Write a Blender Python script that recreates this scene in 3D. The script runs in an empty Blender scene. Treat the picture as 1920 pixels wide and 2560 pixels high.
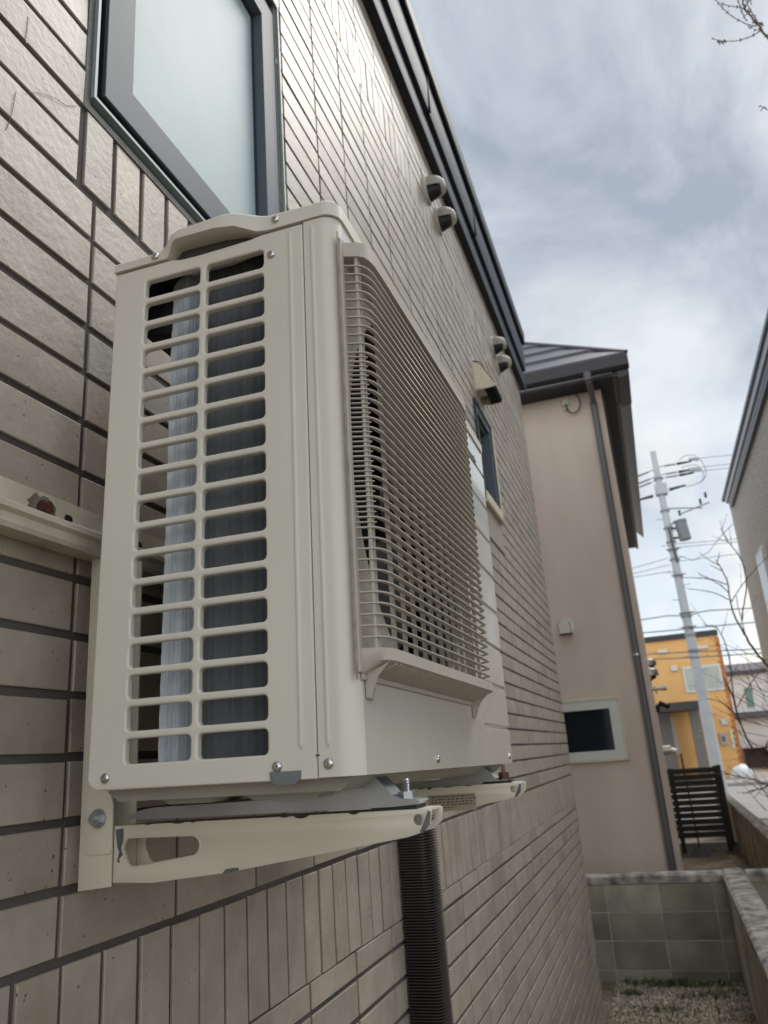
import bpy, bmesh, math, random
from mathutils import Vector, Matrix
random.seed(7)
R = math.radians
C = bpy.data.collections.new("scene"); bpy.context.scene.collection.children.link(C)
sc = bpy.context.scene

# ------------------------------------------------------------------ camera
cam_d = bpy.data.cameras.new("camera"); cam = bpy.data.objects.new("camera", cam_d); C.objects.link(cam)
RW = Matrix(((0.9434068489321588, -0.2887651231717011, 0.16308961042177805),
             (0.3238613455650776, 0.9080558366149334, -0.2656095375515171),
             (-0.07139570180810886, 0.303396277546686, 0.950185956818002)))
base = Matrix(((1, 0, 0), (0, 0, -1), (0, 1, 0)))          # camera axes when looking along +y
cam.matrix_world = Matrix.Translation((0.65523, -0.78065, 1.73094)) @ (RW @ base).to_4x4()
cam_d.sensor_fit = 'VERTICAL'; cam_d.sensor_height = 36.0; cam_d.sensor_width = 27.0
cam_d.lens = 1955.18 / 2560 * 36.0
cam_d.clip_start = 0.02; cam_d.clip_end = 3000
cam_d.dof.use_dof = True; cam_d.dof.focus_distance = 1.0; cam_d.dof.aperture_fstop = 9.0
sc.camera = cam

# ------------------------------------------------------------------ world: cloudy daylight sky
SUN_EL, SUN_AZ = 56, 34        # azimuth from +y clockwise
w = bpy.data.worlds.new("World"); sc.world = w; w.use_nodes = True
nt = w.node_tree; nt.nodes.clear()
def N(t, **k):
    n = nt.nodes.new(t)
    for a, b in k.items(): setattr(n, a, b)
    return n
out = N('ShaderNodeOutputWorld'); bg = N('ShaderNodeBackground'); bg.inputs[1].default_value = 0.1
sky = N('ShaderNodeTexSky', sky_type='NISHITA', sun_disc=False, sun_elevation=R(SUN_EL), sun_rotation=R(SUN_AZ))
tc = N('ShaderNodeTexCoord'); mp = N('ShaderNodeMapping'); mp.inputs['Scale'].default_value = (1.15, 1.15, 1.25)
n1 = N('ShaderNodeTexNoise'); n1.inputs['Scale'].default_value = 3.0; n1.inputs['Detail'].default_value = 8; n1.inputs['Roughness'].default_value = .57
n1.inputs['Distortion'].default_value = .4
cr = N('ShaderNodeValToRGB')
el = cr.color_ramp.elements
el[0].position = .38; el[0].color = (2.9, 3.4, 4.3, 1)
el[1].position = .68; el[1].color = (6.2, 6.75, 7.5, 1)
m_ = cr.color_ramp.elements.new(.5); m_.color = (4.2, 4.75, 5.65, 1)
# brighter warm cloud low over the street
sep = N('ShaderNodeSeparateXYZ')
mr = N('ShaderNodeMapRange'); mr.inputs[1].default_value = .42; mr.inputs[2].default_value = .0
n2 = N('ShaderNodeTexNoise'); n2.inputs['Scale'].default_value = 5.0; n2.inputs['Detail'].default_value = 5
cr2 = N('ShaderNodeValToRGB'); cr2.color_ramp.elements[0].position = .42; cr2.color_ramp.elements[1].position = .6
mul = N('ShaderNodeMath', operation='MULTIPLY')
mx = N('ShaderNodeMixRGB'); mx.inputs[2].default_value = (10.5, 9.9, 8.3, 1)
mx0 = N('ShaderNodeMixRGB'); mx0.inputs[2].default_value = (6.9, 7.9, 9.3, 1)
mxs = N('ShaderNodeMixRGB'); mxs.inputs[0].default_value = .92
L = nt.links.new
L(tc.outputs['Generated'], mp.inputs[0]); L(mp.outputs[0], n1.inputs[0]); L(mp.outputs[0], n2.inputs[0])
L(n1.outputs[0], cr.inputs[0]); L(tc.outputs['Generated'], sep.inputs[0]); L(sep.outputs[2], mr.inputs[0])
L(n2.outputs[0], cr2.inputs[0]); L(mr.outputs[0], mul.inputs[0]); L(cr2.outputs[0], mul.inputs[1])
L(mr.outputs[0], mx0.inputs[0]); L(cr.outputs[0], mx0.inputs[1])
L(mul.outputs[0], mx.inputs[0]); L(mx0.outputs[0], mx.inputs[1])
# sky behind the camera brightened as unseen fill for faces turned that way
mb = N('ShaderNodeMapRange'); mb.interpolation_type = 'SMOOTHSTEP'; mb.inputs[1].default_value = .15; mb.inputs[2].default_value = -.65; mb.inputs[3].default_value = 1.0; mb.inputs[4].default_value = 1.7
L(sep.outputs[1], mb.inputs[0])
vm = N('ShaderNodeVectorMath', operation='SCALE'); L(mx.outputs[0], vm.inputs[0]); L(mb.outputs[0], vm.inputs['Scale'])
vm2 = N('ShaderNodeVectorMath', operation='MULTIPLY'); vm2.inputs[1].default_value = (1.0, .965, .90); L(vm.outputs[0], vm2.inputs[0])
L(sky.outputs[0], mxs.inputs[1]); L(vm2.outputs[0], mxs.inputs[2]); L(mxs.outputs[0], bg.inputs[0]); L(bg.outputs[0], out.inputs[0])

# ------------------------------------------------------------------ sun through cloud
sd = bpy.data.lights.new("sun", 'SUN'); sd.energy = 1.75; sd.angle = R(34); sd.color = (1, .965, .91)
so = bpy.data.objects.new("sun", sd); C.objects.link(so)
dirn = Vector((math.sin(R(SUN_AZ)) * math.cos(R(SUN_EL)), math.cos(R(SUN_AZ)) * math.cos(R(SUN_EL)), math.sin(R(SUN_EL))))
so.rotation_euler = (-dirn).to_track_quat('-Z', 'Y').to_euler()
sc.view_settings.view_transform = 'Standard'; sc.view_settings.look = 'None'
sc.view_settings.exposure = 0.46; sc.view_settings.gamma = 1

# ------------------------------------------------------------------ helpers
def tag(o, label=None, cat=None, group=None, kind=None):
    for k, v in (('label', label), ('category', cat), ('group', group), ('kind', kind)):
        if v: o[k] = v
    return o
def thing(name, label, cat, loc=(0, 0, 0), group=None):
    o = bpy.data.objects.new(name, None); C.objects.link(o); o.location = loc
    o.empty_display_size = .05
    return tag(o, label, cat, group)
def link(name, me, mat, parent=None):
    o = bpy.data.objects.new(name, me); C.objects.link(o)
    me.materials.clear()
    for m in (mat if isinstance(mat, (list, tuple)) else [mat]): me.materials.append(m)
    if parent: o.parent = parent; 
    if parent and parent.type == 'EMPTY' and parent.get('_w'):      # geometry given in world space
        pass
    return o
def smooth(me, ang=35):
    for p in me.polygons: p.use_smooth = True
    try: me.set_sharp_from_angle(angle=R(ang))
    except Exception: pass
def obj(name, bm, mat, parent=None, sm=None):
    """bm is in the parent's own space"""
    me = bpy.data.meshes.new(name)
    bmesh.ops.recalc_face_normals(bm, faces=bm.faces)
    bm.to_mesh(me); bm.free()
    if sm: smooth(me, sm)
    return link(name, me, mat, parent)
def box(bm, x0, y0, z0, x1, y1, z1, bev=0, M=None, seg=1):
    r = bmesh.ops.create_cube(bm, size=1)
    vs = r['verts']
    for v in vs: v.co = Vector(((x0 + x1) / 2 + v.co.x * (x1 - x0), (y0 + y1) / 2 + v.co.y * (y1 - y0), (z0 + z1) / 2 + v.co.z * (z1 - z0)))
    if bev:
        es = list({e for v in vs for e in v.link_edges})
        r2 = bmesh.ops.bevel(bm, geom=es, offset=bev, segments=seg, profile=.5, affect='EDGES')
        vs = list({v for f in r2['faces'] for v in f.verts} | {v for v in vs if v.is_valid})
    if M is not None:
        for v in vs: v.co = M @ v.co
    return vs
def cyl(bm, a, b, r0, r1=None, n=16, caps=True):
    a, b = Vector(a), Vector(b); r1 = r0 if r1 is None else r1
    d = (b - a); L_ = d.length; q = d.to_track_quat('Z', 'Y').to_matrix().to_4x4()
    M = Matrix.Translation((a + b) / 2) @ q
    return bmesh.ops.create_cone(bm, cap_ends=caps, segments=n, radius1=r0, radius2=r1, depth=L_, matrix=M)['verts']
def tube(bm, pts, rad, n=8, closed=False):
    pts = [Vector(p) for p in pts]; rs = rad if isinstance(rad, (list, tuple)) else [rad] * len(pts)
    rings = []
    up = None
    for i, p in enumerate(pts):
        t = (pts[min(i + 1, len(pts) - 1)] - pts[max(i - 1, 0)]).normalized()
        if up is None: up = t.orthogonal().normalized()
        up = (up - t * up.dot(t)).normalized(); s = t.cross(up)
        rings.append([bm.verts.new(p + (up * math.cos(2 * math.pi * k / n) + s * math.sin(2 * math.pi * k / n)) * rs[i]) for k in range(n)])
    for a, b in zip(rings, rings[1:]):
        for k in range(n): bm.faces.new((a[k], a[(k + 1) % n], b[(k + 1) % n], b[k]))
    bm.faces.new(rings[0][::-1]); bm.faces.new(rings[-1])
def prism(bm, prof, axis, a, b, M=None):
    """closed polygon prof (u,v) swept along axis from a to b. axis y: (u,v)=(x,z); x: (y,z); z: (x,y)"""
    f = {'y': lambda u, v, t: (u, t, v), 'x': lambda u, v, t: (t, u, v), 'z': lambda u, v, t: (u, v, t)}[axis]
    A = [bm.verts.new(f(u, v, a)) for u, v in prof]; B = [bm.verts.new(f(u, v, b)) for u, v in prof]
    bm.faces.new(A); bm.faces.new(B[::-1]); n = len(prof)
    for i in range(n): bm.faces.new((A[i], B[i], B[(i + 1) % n], A[(i + 1) % n]))
    if M is not None:
        for v in A + B: v.co = M @ v.co
    return A + B
def rrect(x0, z0, x1, z1, r, n=4):
    P = []
    for cx, cz, a0 in ((x1 - r, z1 - r, 0), (x0 + r, z1 - r, 90), (x0 + r, z0 + r, 180), (x1 - r, z0 + r, 270)):
        for k in range(n + 1):
            a = R(a0 + 90 * k / n); P.append((cx + r * math.cos(a), cz + r * math.sin(a)))
    return P
def circ(cx, cz, r, n=48): return [(cx + r * math.cos(2 * math.pi * k / n), cz + r * math.sin(2 * math.pi * k / n)) for k in range(n)]
def inset(P, d):
    """move a closed outline inwards by d"""
    A = sum(a[0] * b[1] - b[0] * a[1] for a, b in zip(P, P[1:] + P[:1])); s_ = 1 if A > 0 else -1; out_ = []; n_ = len(P)
    for i in range(n_):
        a, b, c = Vector(P[i - 1]), Vector(P[i]), Vector(P[(i + 1) % n_])
        e1, e2 = (b - a), (c - b)
        if e1.length < 1e-7 or e2.length < 1e-7: out_.append(P[i]); continue
        e1.normalize(); e2.normalize(); m1, m2 = Vector((-e1.y, e1.x)) * s_, Vector((-e2.y, e2.x)) * s_
        m = m1 + m2; k = max(m.length_squared / 2, .5); m = m / k
        out_.append((b.x + m.x * d, b.y + m.y * d))
    return out_
def plate_mesh(loops, th, bev=0, seg=1):
    """flat sheet with holes, outline in (u,v), thickness centred on w=0"""
    if bev: loops = [inset(lp, bev if i == 0 else -bev) for i, lp in enumerate(loops)]
    cu = bpy.data.curves.new("tmp", 'CURVE'); cu.dimensions = '2D'; cu.fill_mode = 'BOTH'
    for lp in loops:
        s = cu.splines.new('POLY'); s.points.add(len(lp) - 1)
        for p, (u, v) in zip(s.points, lp): p.co = (u, v, 0, 1)
        s.use_cyclic_u = True
    cu.extrude = max(th / 2 - bev, 0); cu.bevel_depth = bev; cu.bevel_resolution = seg
    o = bpy.data.objects.new("tmp", cu); C.objects.link(o)
    dg = bpy.context.evaluated_depsgraph_get(); dg.update()
    me = bpy.data.meshes.new_from_object(o.evaluated_get(dg))
    bpy.data.objects.remove(o); bpy.data.curves.remove(cu)
    bm = bmesh.new(); bm.from_mesh(me); bpy.data.meshes.remove(me)
    bmesh.ops.remove_doubles(bm, verts=bm.verts, dist=1e-5)
    return bm
MXZ = Matrix(((1, 0, 0, 0), (0, 0, 1, 0), (0, 1, 0, 0), (0, 0, 0, 1)))     # (u,v,w)->(x=u,y=w,z=v)
MYZ = Matrix(((0, 0, 1, 0), (1, 0, 0, 0), (0, 1, 0, 0), (0, 0, 0, 1)))     # (u,v,w)->(x=w,y=u,z=v)
def plate(name, loops, th, M, mat, parent, bev=0, seg=1, sm=40):
    bm = plate_mesh(loops, th, bev, seg); bm.transform(M)
    o = obj(name, bm, mat, parent, sm)
    if bev: md = o.modifiers.new('wn', 'WEIGHTED_NORMAL'); md.weight = 100; md.keep_sharp = True
    return o

# ------------------------------------------------------------------ materials
def mat(name, col, rough=.5, metal=0, var=.0, vscale=8, bump=0, bscale=60, spec=.5, streak=None, coat=0, col2=None, attr=None, detail=4):
    m = bpy.data.materials.new(name); m.use_nodes = True; t = m.node_tree; b = t.nodes['Principled BSDF']
    b.inputs['Roughness'].default_value = rough; b.inputs['Metallic'].default_value = metal
    b.inputs['Specular IOR Level'].default_value = spec; b.inputs['Coat Weight'].default_value = coat
    b.inputs['Base Color'].default_value = (*col, 1)
    l = t.links.new
    tcn = t.nodes.new('ShaderNodeTexCoord')
    last = None
    if var or col2:
        n = t.nodes.new('ShaderNodeTexNoise'); n.inputs['Scale'].default_value = vscale; n.inputs['Detail'].default_value = detail
        if streak:
            mpn = t.nodes.new('ShaderNodeMapping'); mpn.inputs['Scale'].default_value = streak
            l(tcn.outputs['Object'], mpn.inputs[0]); l(mpn.outputs[0], n.inputs[0])
        else: l(tcn.outputs['Object'], n.inputs[0])
        r = t.nodes.new('ShaderNodeValToRGB'); r.color_ramp.elements[0].position = .3; r.color_ramp.elements[1].position = .7
        c2 = col2 or tuple(c * (1 + var) for c in col); c1 = col if col2 else tuple(c * (1 - var) for c in col)
        r.color_ramp.elements[0].color = (*c1, 1); r.color_ramp.elements[1].color = (*c2, 1)
        l(n.outputs[0], r.inputs[0]); last = r.outputs[0]
    if attr:
        a = t.nodes.new('ShaderNodeAttribute'); a.attribute_name = attr
        mxn = t.nodes.new('ShaderNodeMixRGB'); mxn.blend_type = 'MULTIPLY'; mxn.inputs[0].default_value = 1
        if last: l(last, mxn.inputs[1])
        else: mxn.inputs[1].default_value = (*col, 1)
        l(a.outputs['Color'], mxn.inputs[2]); last = mxn.outputs[0]
    if last: l(last, b.inputs['Base Color'])
    if bump:
        n = t.nodes.new('ShaderNodeTexNoise'); n.inputs['Scale'].default_value = bscale; n.inputs['Detail'].default_value = 3
        l(tcn.outputs['Object'], n.inputs[0])
        bp = t.nodes.new('ShaderNodeBump'); bp.inputs['Strength'].default_value = 1; bp.inputs['Distance'].default_value = bump
        l(n.outputs[0], bp.inputs['Height']); l(bp.outputs[0], b.inputs['Normal'])
    return m
M_cream = mat('cream_paint', (.63, .60, .53), .36, var=.055, vscale=3.2, detail=7, streak=(2.2, 2.2, .7), bump=.00012, bscale=30)
M_cream2 = mat('cream_plastic', (.42, .385, .335), .42, var=.03, vscale=20)
M_cream_dim = mat('cream_paint_dimmed', (.57, .545, .485), .18, var=.03, vscale=4, coat=.7)  # the same cream paint, darkened to offset the light on the front
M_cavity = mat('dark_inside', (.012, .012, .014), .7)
M_fan = mat('fan_plastic', (.02, .021, .024), .35)
M_galv = mat('galvanised_steel', (.40, .415, .43), .3, metal=.75, var=.22, vscale=14, bump=.0002, bscale=80)
M_chrome = mat('screw_steel', (.55, .55, .55), .18, metal=1)
M_black = mat('black_gap', (.008, .009, .012), .5)
M_rust = mat('rusty_bolt', (.075, .022, .012), .45, var=.5, vscale=220, bump=.0006, bscale=300)
M_bracket = mat('bracket_paint', (.56, .53, .43), .42, col2=(.62, .59, .49), vscale=9, bump=.00015, bscale=60)
M_brcolour = mat('rail_paint', (.34, .29, .21), .4, col2=(.66, .63, .53), vscale=9, bump=.0004, bscale=90, detail=10)
M_alu = mat('bluegrey_aluminium', (.085, .105, .125), .5, spec=.2, metal=.0, var=.05, vscale=6, streak=(1, 1, .1))
M_alu2 = mat('pale_aluminium', (.22, .27, .28), .45, metal=0, var=.05)
M_aludark = mat('dark_aluminium', (.018, .026, .036), .3)
M_seal = mat('grey_sealant', (.10, .10, .095), .7, var=.25, vscale=40, bump=.0015, bscale=90)
M_eave = mat('eave_metal', (.014, .017, .025), .5, spec=.15, var=.08, vscale=2)
M_eavel = mat('eave_fascia', (.035, .042, .06), .5, spec=.15, var=.06, vscale=2)
M_soffit = mat('soffit_board', (.02, .022, .032), .6)
M_hoodw = mat('vent_hood_enamel', (.55, .53, .47), .4, var=.12, vscale=14)
M_beige = mat('beige_hood', (.60, .54, .42), .45, var=.1, vscale=12)
M_mortar = mat('mortar', (.050, .044, .039), .9, col2=(.105, .098, .092), vscale=3, bump=.001, bscale=250)

def tile_mat():
    m = bpy.data.materials.new('glazed_tile'); m.use_nodes = True; t = m.node_tree; b = t.nodes['Principled BSDF']; l = t.links.new
    tcn = t.nodes.new('ShaderNodeTexCoord')
    a = t.nodes.new('ShaderNodeAttribute'); a.attribute_name = 'tint'
    n = t.nodes.new('ShaderNodeTexNoise'); n.inputs['Scale'].default_value = 12; n.inputs['Detail'].default_value = 8; n.inputs['Roughness'].default_value = .6
    off = t.nodes.new('ShaderNodeVectorMath'); off.operation = 'ADD'
    sc_ = t.nodes.new('ShaderNodeVectorMath'); sc_.operation = 'SCALE'; sc_.inputs['Scale'].default_value = 40
    l(a.outputs['Vector'], sc_.inputs[0]); l(tcn.outputs['Object'], off.inputs[0]); l(sc_.outputs[0], off.inputs[1]); l(off.outputs[0], n.inputs[0])
    r = t.nodes.new('ShaderNodeValToRGB'); r.color_ramp.elements[0].position = .28; r.color_ramp.elements[1].position = .72
    r.color_ramp.elements[0].color = (.285, .243, .197, 1); r.color_ramp.elements[1].color = (.415, .37, .312, 1)
    l(n.outputs[0], r.inputs[0])
    mu = t.nodes.new('ShaderNodeMixRGB'); mu.blend_type = 'MULTIPLY'; mu.inputs[0].default_value = 1
    l(r.outputs[0], mu.inputs[1]); l(a.outputs['Color'], mu.inputs[2])
    # dark pin holes
    v = t.nodes.new('ShaderNodeTexNoise'); v.inputs['Scale'].default_value = 130; v.inputs['Detail'].default_value = 2
    l(off.outputs[0], v.inputs[0])
    vr = t.nodes.new('ShaderNodeValToRGB'); vr.color_ramp.elements[0].position = .71; vr.color_ramp.elements[1].position = .75
    vr.color_ramp.elements[0].color = (0, 0, 0, 1); vr.color_ramp.elements[1].color = (1, 1, 1, 1)
    l(v.outputs[0], vr.inputs[0])
    m2 = t.nodes.new('ShaderNodeMixRGB'); m2.inputs[2].default_value = (.09, .075, .065, 1); l(vr.outputs[0], m2.inputs[0]); l(mu.outputs[0], m2.inputs[1])
    # rain streak chalk marks running down
    mp2 = t.nodes.new('ShaderNodeMapping'); mp2.inputs['Scale'].default_value = (1, 26, 1.6); l(tcn.outputs['Object'], mp2.inputs[0])
    s = t.nodes.new('ShaderNodeTexNoise'); s.inputs['Scale'].default_value = 3; s.inputs['Detail'].default_value = 4; l(mp2.outputs[0], s.inputs[0])
    sr = t.nodes.new('ShaderNodeValToRGB'); sr.color_ramp.elements[0].position = .62; sr.color_ramp.elements[1].position = .78
    sr.color_ramp.elements[0].color = (0, 0, 0, 1); sr.color_ramp.elements[1].color = (.22, .22, .22, 1); l(s.outputs[0], sr.inputs[0])
    m3 = t.nodes.new('ShaderNodeMixRGB'); m3.inputs[2].default_value = (.42, .40, .37, 1); l(sr.outputs[0], m3.inputs[0]); l(m2.outputs[0], m3.inputs[1])
    l(m3.outputs[0], b.inputs['Base Color'])
    b.inputs['Roughness'].default_value = .42; b.inputs['IOR'].default_value = 1.52
    bn = t.nodes.new('ShaderNodeTexNoise'); bn.inputs['Scale'].default_value = 90; bn.inputs['Detail'].default_value = 4; l(off.outputs[0], bn.inputs[0])
    ad = t.nodes.new('ShaderNodeMath'); ad.operation = 'SUBTRACT'; l(bn.outputs[0], ad.inputs[0]); l(vr.outputs[0], ad.inputs[1])
    bp = t.nodes.new('ShaderNodeBump'); bp.inputs['Distance'].default_value = .0009; bp.inputs['Strength'].default_value = .8; l(ad.outputs[0], bp.inputs['Height'])
    l(bp.outputs[0], b.inputs['Normal'])
    return m
M_tile = tile_mat()

# ------------------------------------------------------------------ ground
def ground_mat():
    m = bpy.data.materials.new('gravel'); m.use_nodes = True; t = m.node_tree; b = t.nodes['Principled BSDF']; l = t.links.new
    tcn = t.nodes.new('ShaderNodeTexCoord')
    v = t.nodes.new('ShaderNodeTexVoronoi'); v.inputs['Scale'].default_value = 70; l(tcn.outputs['Object'], v.inputs[0])
    r = t.nodes.new('ShaderNodeValToRGB'); e = r.color_ramp.elements
    e[0].position = 0; e[0].color = (.10, .085, .065, 1); e[1].position = 1; e[1].color = (.38, .325, .24, 1)
    l(v.outputs['Color'], r.inputs[0])
    n = t.nodes.new('ShaderNodeTexNoise'); n.inputs['Scale'].default_value = 2.2; n.inputs['Detail'].default_value = 6; l(tcn.outputs['Object'], n.inputs[0])
    r2 = t.nodes.new('ShaderNodeValToRGB'); r2.color_ramp.elements[0].position = .35; r2.color_ramp.elements[1].position = .65
    r2.color_ramp.elements[0].color = (.45, .42, .36, 1); r2.color_ramp.elements[1].color = (1.05, 1, .92, 1); l(n.outputs[0], r2.inputs[0])
    mu = t.nodes.new('ShaderNodeMixRGB'); mu.blend_type = 'MULTIPLY'; mu.inputs[0].default_value = 1
    l(r.outputs[0], mu.inputs[1]); l(r2.outputs[0], mu.inputs[2]); l(mu.outputs[0], b.inputs['Base Color'])
    b.inputs['Roughness'].default_value = .9
    bp = t.nodes.new('ShaderNodeBump'); bp.inputs['Distance'].default_value = .012; l(v.outputs['Distance'], bp.inputs['Height']); bp.invert = True
    l(bp.outputs[0], b.inputs['Normal'])
    return m
bm = bmesh.new(); bmesh.ops.create_grid(bm, x_segments=2, y_segments=2, size=400); bm.transform(Matrix.Translation((0, 380, 0)))
tag(obj('ground', bm, ground_mat()), kind='structure')
M_asph = mat('asphalt', (.30, .285, .265), .9, var=.12, vscale=1.5, bump=.004, bscale=60)
bm = bmesh.new(); box(bm, -40, 18.6, -.1, 60, 31, .02)
tag(obj('road', bm, M_asph), kind='structure')
bm = bmesh.new(); box(bm, -40, 31, -.1, 60, 33.2, .14, .02)
tag(obj('pavement', bm, mat('pavement', (.32, .30, .28), .9, var=.08, vscale=1.2)), kind='structure')
bm = bmesh.new(); box(bm, -30, 33.2, -.1, 50, 60, .05)
tag(obj('yard', bm, mat('yard_paving', (.30, .27, .24), .9, var=.15, vscale=.8)), kind='structure')
# loose stones near the block wall
rs = random.Random(3); protos = []
for k in range(6):
    b_ = bmesh.new(); bmesh.ops.create_icosphere(b_, subdivisions=1, radius=1)
    for v in b_.verts: v.co *= rs.uniform(.75, 1.15)
    protos.append(([v.co.copy() for v in b_.verts], [[v.index for v in f.verts] for f in b_.faces])); b_.free()
VS, FS, TN = [], [], []
for i in range(12000):
    x = rs.uniform(.02, .92); y = 6.2 - abs(rs.gauss(0, 1.1)) - .01
    if y < 3.4: continue
    s_ = rs.uniform(.004, .011) * (1.5 if rs.random() < .06 else 1); pv, pf = protos[i % 6]
    M = Matrix.Translation((x, y, s_ * .3)) @ Matrix.Rotation(rs.uniform(0, 6), 4, Vector((rs.random(), rs.random(), rs.random() + .1)).normalized()) @ Matrix.Diagonal((s_, s_ * rs.uniform(.6, 1), s_ * rs.uniform(.4, .8), 1))
    b0 = len(VS); VS += [M @ v for v in pv]; FS += [[b0 + q for q in f] for f in pf]
    c = rs.uniform(.35, 1.6); w_ = rs.uniform(-.08, .1); TN += [c * (1 + w_), c, c * (1 - w_), 1] * (3 * len(pf))
me = bpy.data.meshes.new('gravel'); me.from_pydata(VS, [], FS); ca = me.color_attributes.new('tint', 'FLOAT_COLOR', 'CORNER'); ca.data.foreach_set('color', TN)
tag(link('gravel', me, mat('stones', (.36, .31, .235), .85, attr='tint')), 'small brown and grey stones on the ground before the block wall', 'gravel', kind='stuff')
# weeds at the wall foot
def tuft_mesh(pts, n, h, cols):
    bm = bmesh.new(); r_ = random.Random(11)
    for (cx, cy, rad, k) in pts:
        for i in range(k):
            a = r_.uniform(0, 6.28); d = rad * math.sqrt(r_.random()); x, y = cx + d * math.cos(a) * 1.6, cy + d * math.sin(a) * .6
            if y > 6.18: y = 6.18 - r_.random() * .05
            hh = h * r_.uniform(.4, 1.2) * (1 - .5 * d / rad); ang = r_.uniform(0, 6.28); lean = r_.uniform(.1, .8) * hh; wd = r_.uniform(.003, .008)
            dx, dy = math.cos(ang), math.sin(ang)
            p0 = Vector((x, y, .0)); p1 = Vector((x + dx * lean * .4, y + dy * lean * .4, hh * .6)); p2 = Vector((x + dx * lean, y + dy * lean, hh))
            s = Vector((-dy, dx, 0)) * wd
            v = [bm.verts.new(p0 - s * .5), bm.verts.new(p0 + s * .5), bm.verts.new(p1 + s), bm.verts.new(p1 - s), bm.verts.new(p2)]
            bm.faces.new(v[:4]); bm.faces.new((v[3], v[2], v[4]))
    return bm
M_grass = mat('weed_green', (.075, .11, .035), .6, col2=(.17, .18, .08), vscale=18)
tag(obj('grass', tuft_mesh([(.5, 6.1, .14, 330), (.33, 6.1, .12, 120), (.14, 5.85, .05, 90), (.62, 5.8, .12, 90), (.85, 5.9, .14, 70), (.35, 5.5, .09, 60), (.27, 5.1, .08, 40), (.75, 6.1, .1, 60), (.2, 6.15, .1, 60), (.5, 5.4, .35, 90)], 0, .06, 0), M_grass),
    'green weeds growing at the foot of the block wall', 'grass', kind='stuff')

# ------------------------------------------------------------------ tiled house
G = 2.47                                    # wall heights below were measured from the tile course at 2.47 m
WINDOWS = [(-.022, .215, .652, 1.185), (2.965, .487, 3.405, 1.060)]      # openings (y0,z0,y1,z1)
YEND, YSTART, ZTOP = 5.25, -3.2, 2.172
house = thing('tiled_house', 'house faced in grey brown glazed tiles, its long side wall carrying the air conditioner', 'house')
def clip(rects, hole):
    res = []
    hy0, hz0, hy1, hz1 = hole
    for (y0, z0, y1, z1) in rects:
        if y1 <= hy0 or y0 >= hy1 or z1 <= hz0 or z0 >= hz1: res.append((y0, z0, y1, z1)); continue
        if y0 < hy0: res.append((y0, z0, hy0, z1))
        if y1 > hy1: res.append((hy1, z0, y1, z1))
        a, b = max(y0, hy0), min(y1, hy1)
        if z0 < hz0: res.append((a, z0, b, hz0))
        if z1 > hz1: res.append((a, hz1, b, z1))
    return res
PZ, PY = .0708, .2285
jz, jy, js = .0100, .0080, .0080
rects = []
def row(z0, z1, off, pitch, y0=YSTART, y1=YEND, j=jy):
    k = math.floor((y0 - off) / pitch)
    while off + k * pitch < y1:
        a, b = max(off + k * pitch + j / 2, y0), min(off + (k + 1) * pitch - j / 2, y1)
        if b - a > .012: rects.append((a, z0, b, z1))
        k += 1
sold = []                                   # soldier courses replace other tiles
z = 0; SB = -13 * PZ
# lower soldier band and everything under it
row(-1.098, SB - jz / 2, .008, .0695, j=js)
row(-1.148 + jz / 2, -1.098 - jz * .3, .197, .226)
zz = -1.148
while zz > -G: row(max(zz - PZ + jz / 2, -G), zz - jz / 2, .197, .226); zz -= PZ
for k in range(-13, 23): row(k * PZ + jz / 2, (k + 1) * PZ - jz / 2, 0, PY)
row(23 * PZ + jz / 2, 23 * PZ + .187, .008, .0695, j=js)
zz = 23 * PZ + .193
while zz < ZTOP: row(zz + jz / 2, min(zz + PZ - jz / 2, ZTOP), 0, PY); zz += PZ
# soldiers under the two windows
for (y0, z0, y1, z1) in WINDOWS:
    zb = z0 - .1405 if y0 < 1 else z0 - .19
    if y0 < 1: y0 -= .012
    rects = clip(rects, (y0 - .004, zb - .006, y1 + .02, z0))
    k = 0
    while y0 + k * .0695 < y1:
        rects.append((y0 + k * .0695 + (.01 if y0 < 1 else .004), zb + .006, min(y0 + (k + 1) * .0695 - js / 2 + .004, y1 + .02), z0)); k += 1
for h in WINDOWS:
    rects = clip(rects, (h[0] - .012, h[1] - .002, h[2] + .004, h[3] + .004) if h[0] < 1 else h)
bm = bmesh.new(); lay = bm.loops.layers.color.new('tint'); rt = random.Random(5)
for (y0, z0, y1, z1) in rects:
    if y1 - y0 < .006 or z1 - z0 < .006: continue
    z0 += G; z1 += G; c = .0010
    if z1 < .0: continue
    jx = rt.uniform(-.0007, .0007); t1, t2 = rt.uniform(-.0006, .0006), rt.uniform(-.0005, .0005)
    jy1, jz1 = rt.uniform(-.0009, .0009), rt.uniform(-.0008, .0008)
    y0 += jy1; y1 += jy1; z0 += jz1; z1 += jz1
    q = [(y0, z0), (y1, z0), (y1, z1), (y0, z1)]; qi = [(y0 + c, z0 + c), (y1 - c, z0 + c), (y1 - c, z1 - c), (y0 + c, z1 - c)]
    B_ = [bm.verts.new((-.014, a, b)) for a, b in q]
    Mi = [bm.verts.new((-.0012 + jx, a, b)) for a, b in q]
    F_ = [bm.verts.new((jx + t1 * (1 if i in (1, 2) else -1) + t2 * (1 if i > 1 else -1), a, b)) for i, (a, b) in enumerate(qi)]
    fs = [bm.faces.new(F_)]
    for i in range(4):
        j = (i + 1) % 4
        fs.append(bm.faces.new((Mi[i], Mi[j], F_[j], F_[i]))); sf = bm.faces.new((B_[i], B_[j], Mi[j], Mi[i])); sf.material_index = 1; fs.append(sf)
    g = rt.gauss(1, .05); wv = rt.gauss(0, .006)
    for f in fs:
        for lp in f.loops: lp[lay] = (g * (1 + wv), g, g * (1 - wv), 1)
tiles = obj('wall_tiles', bm, [M_tile, M_mortar], house)
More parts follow.
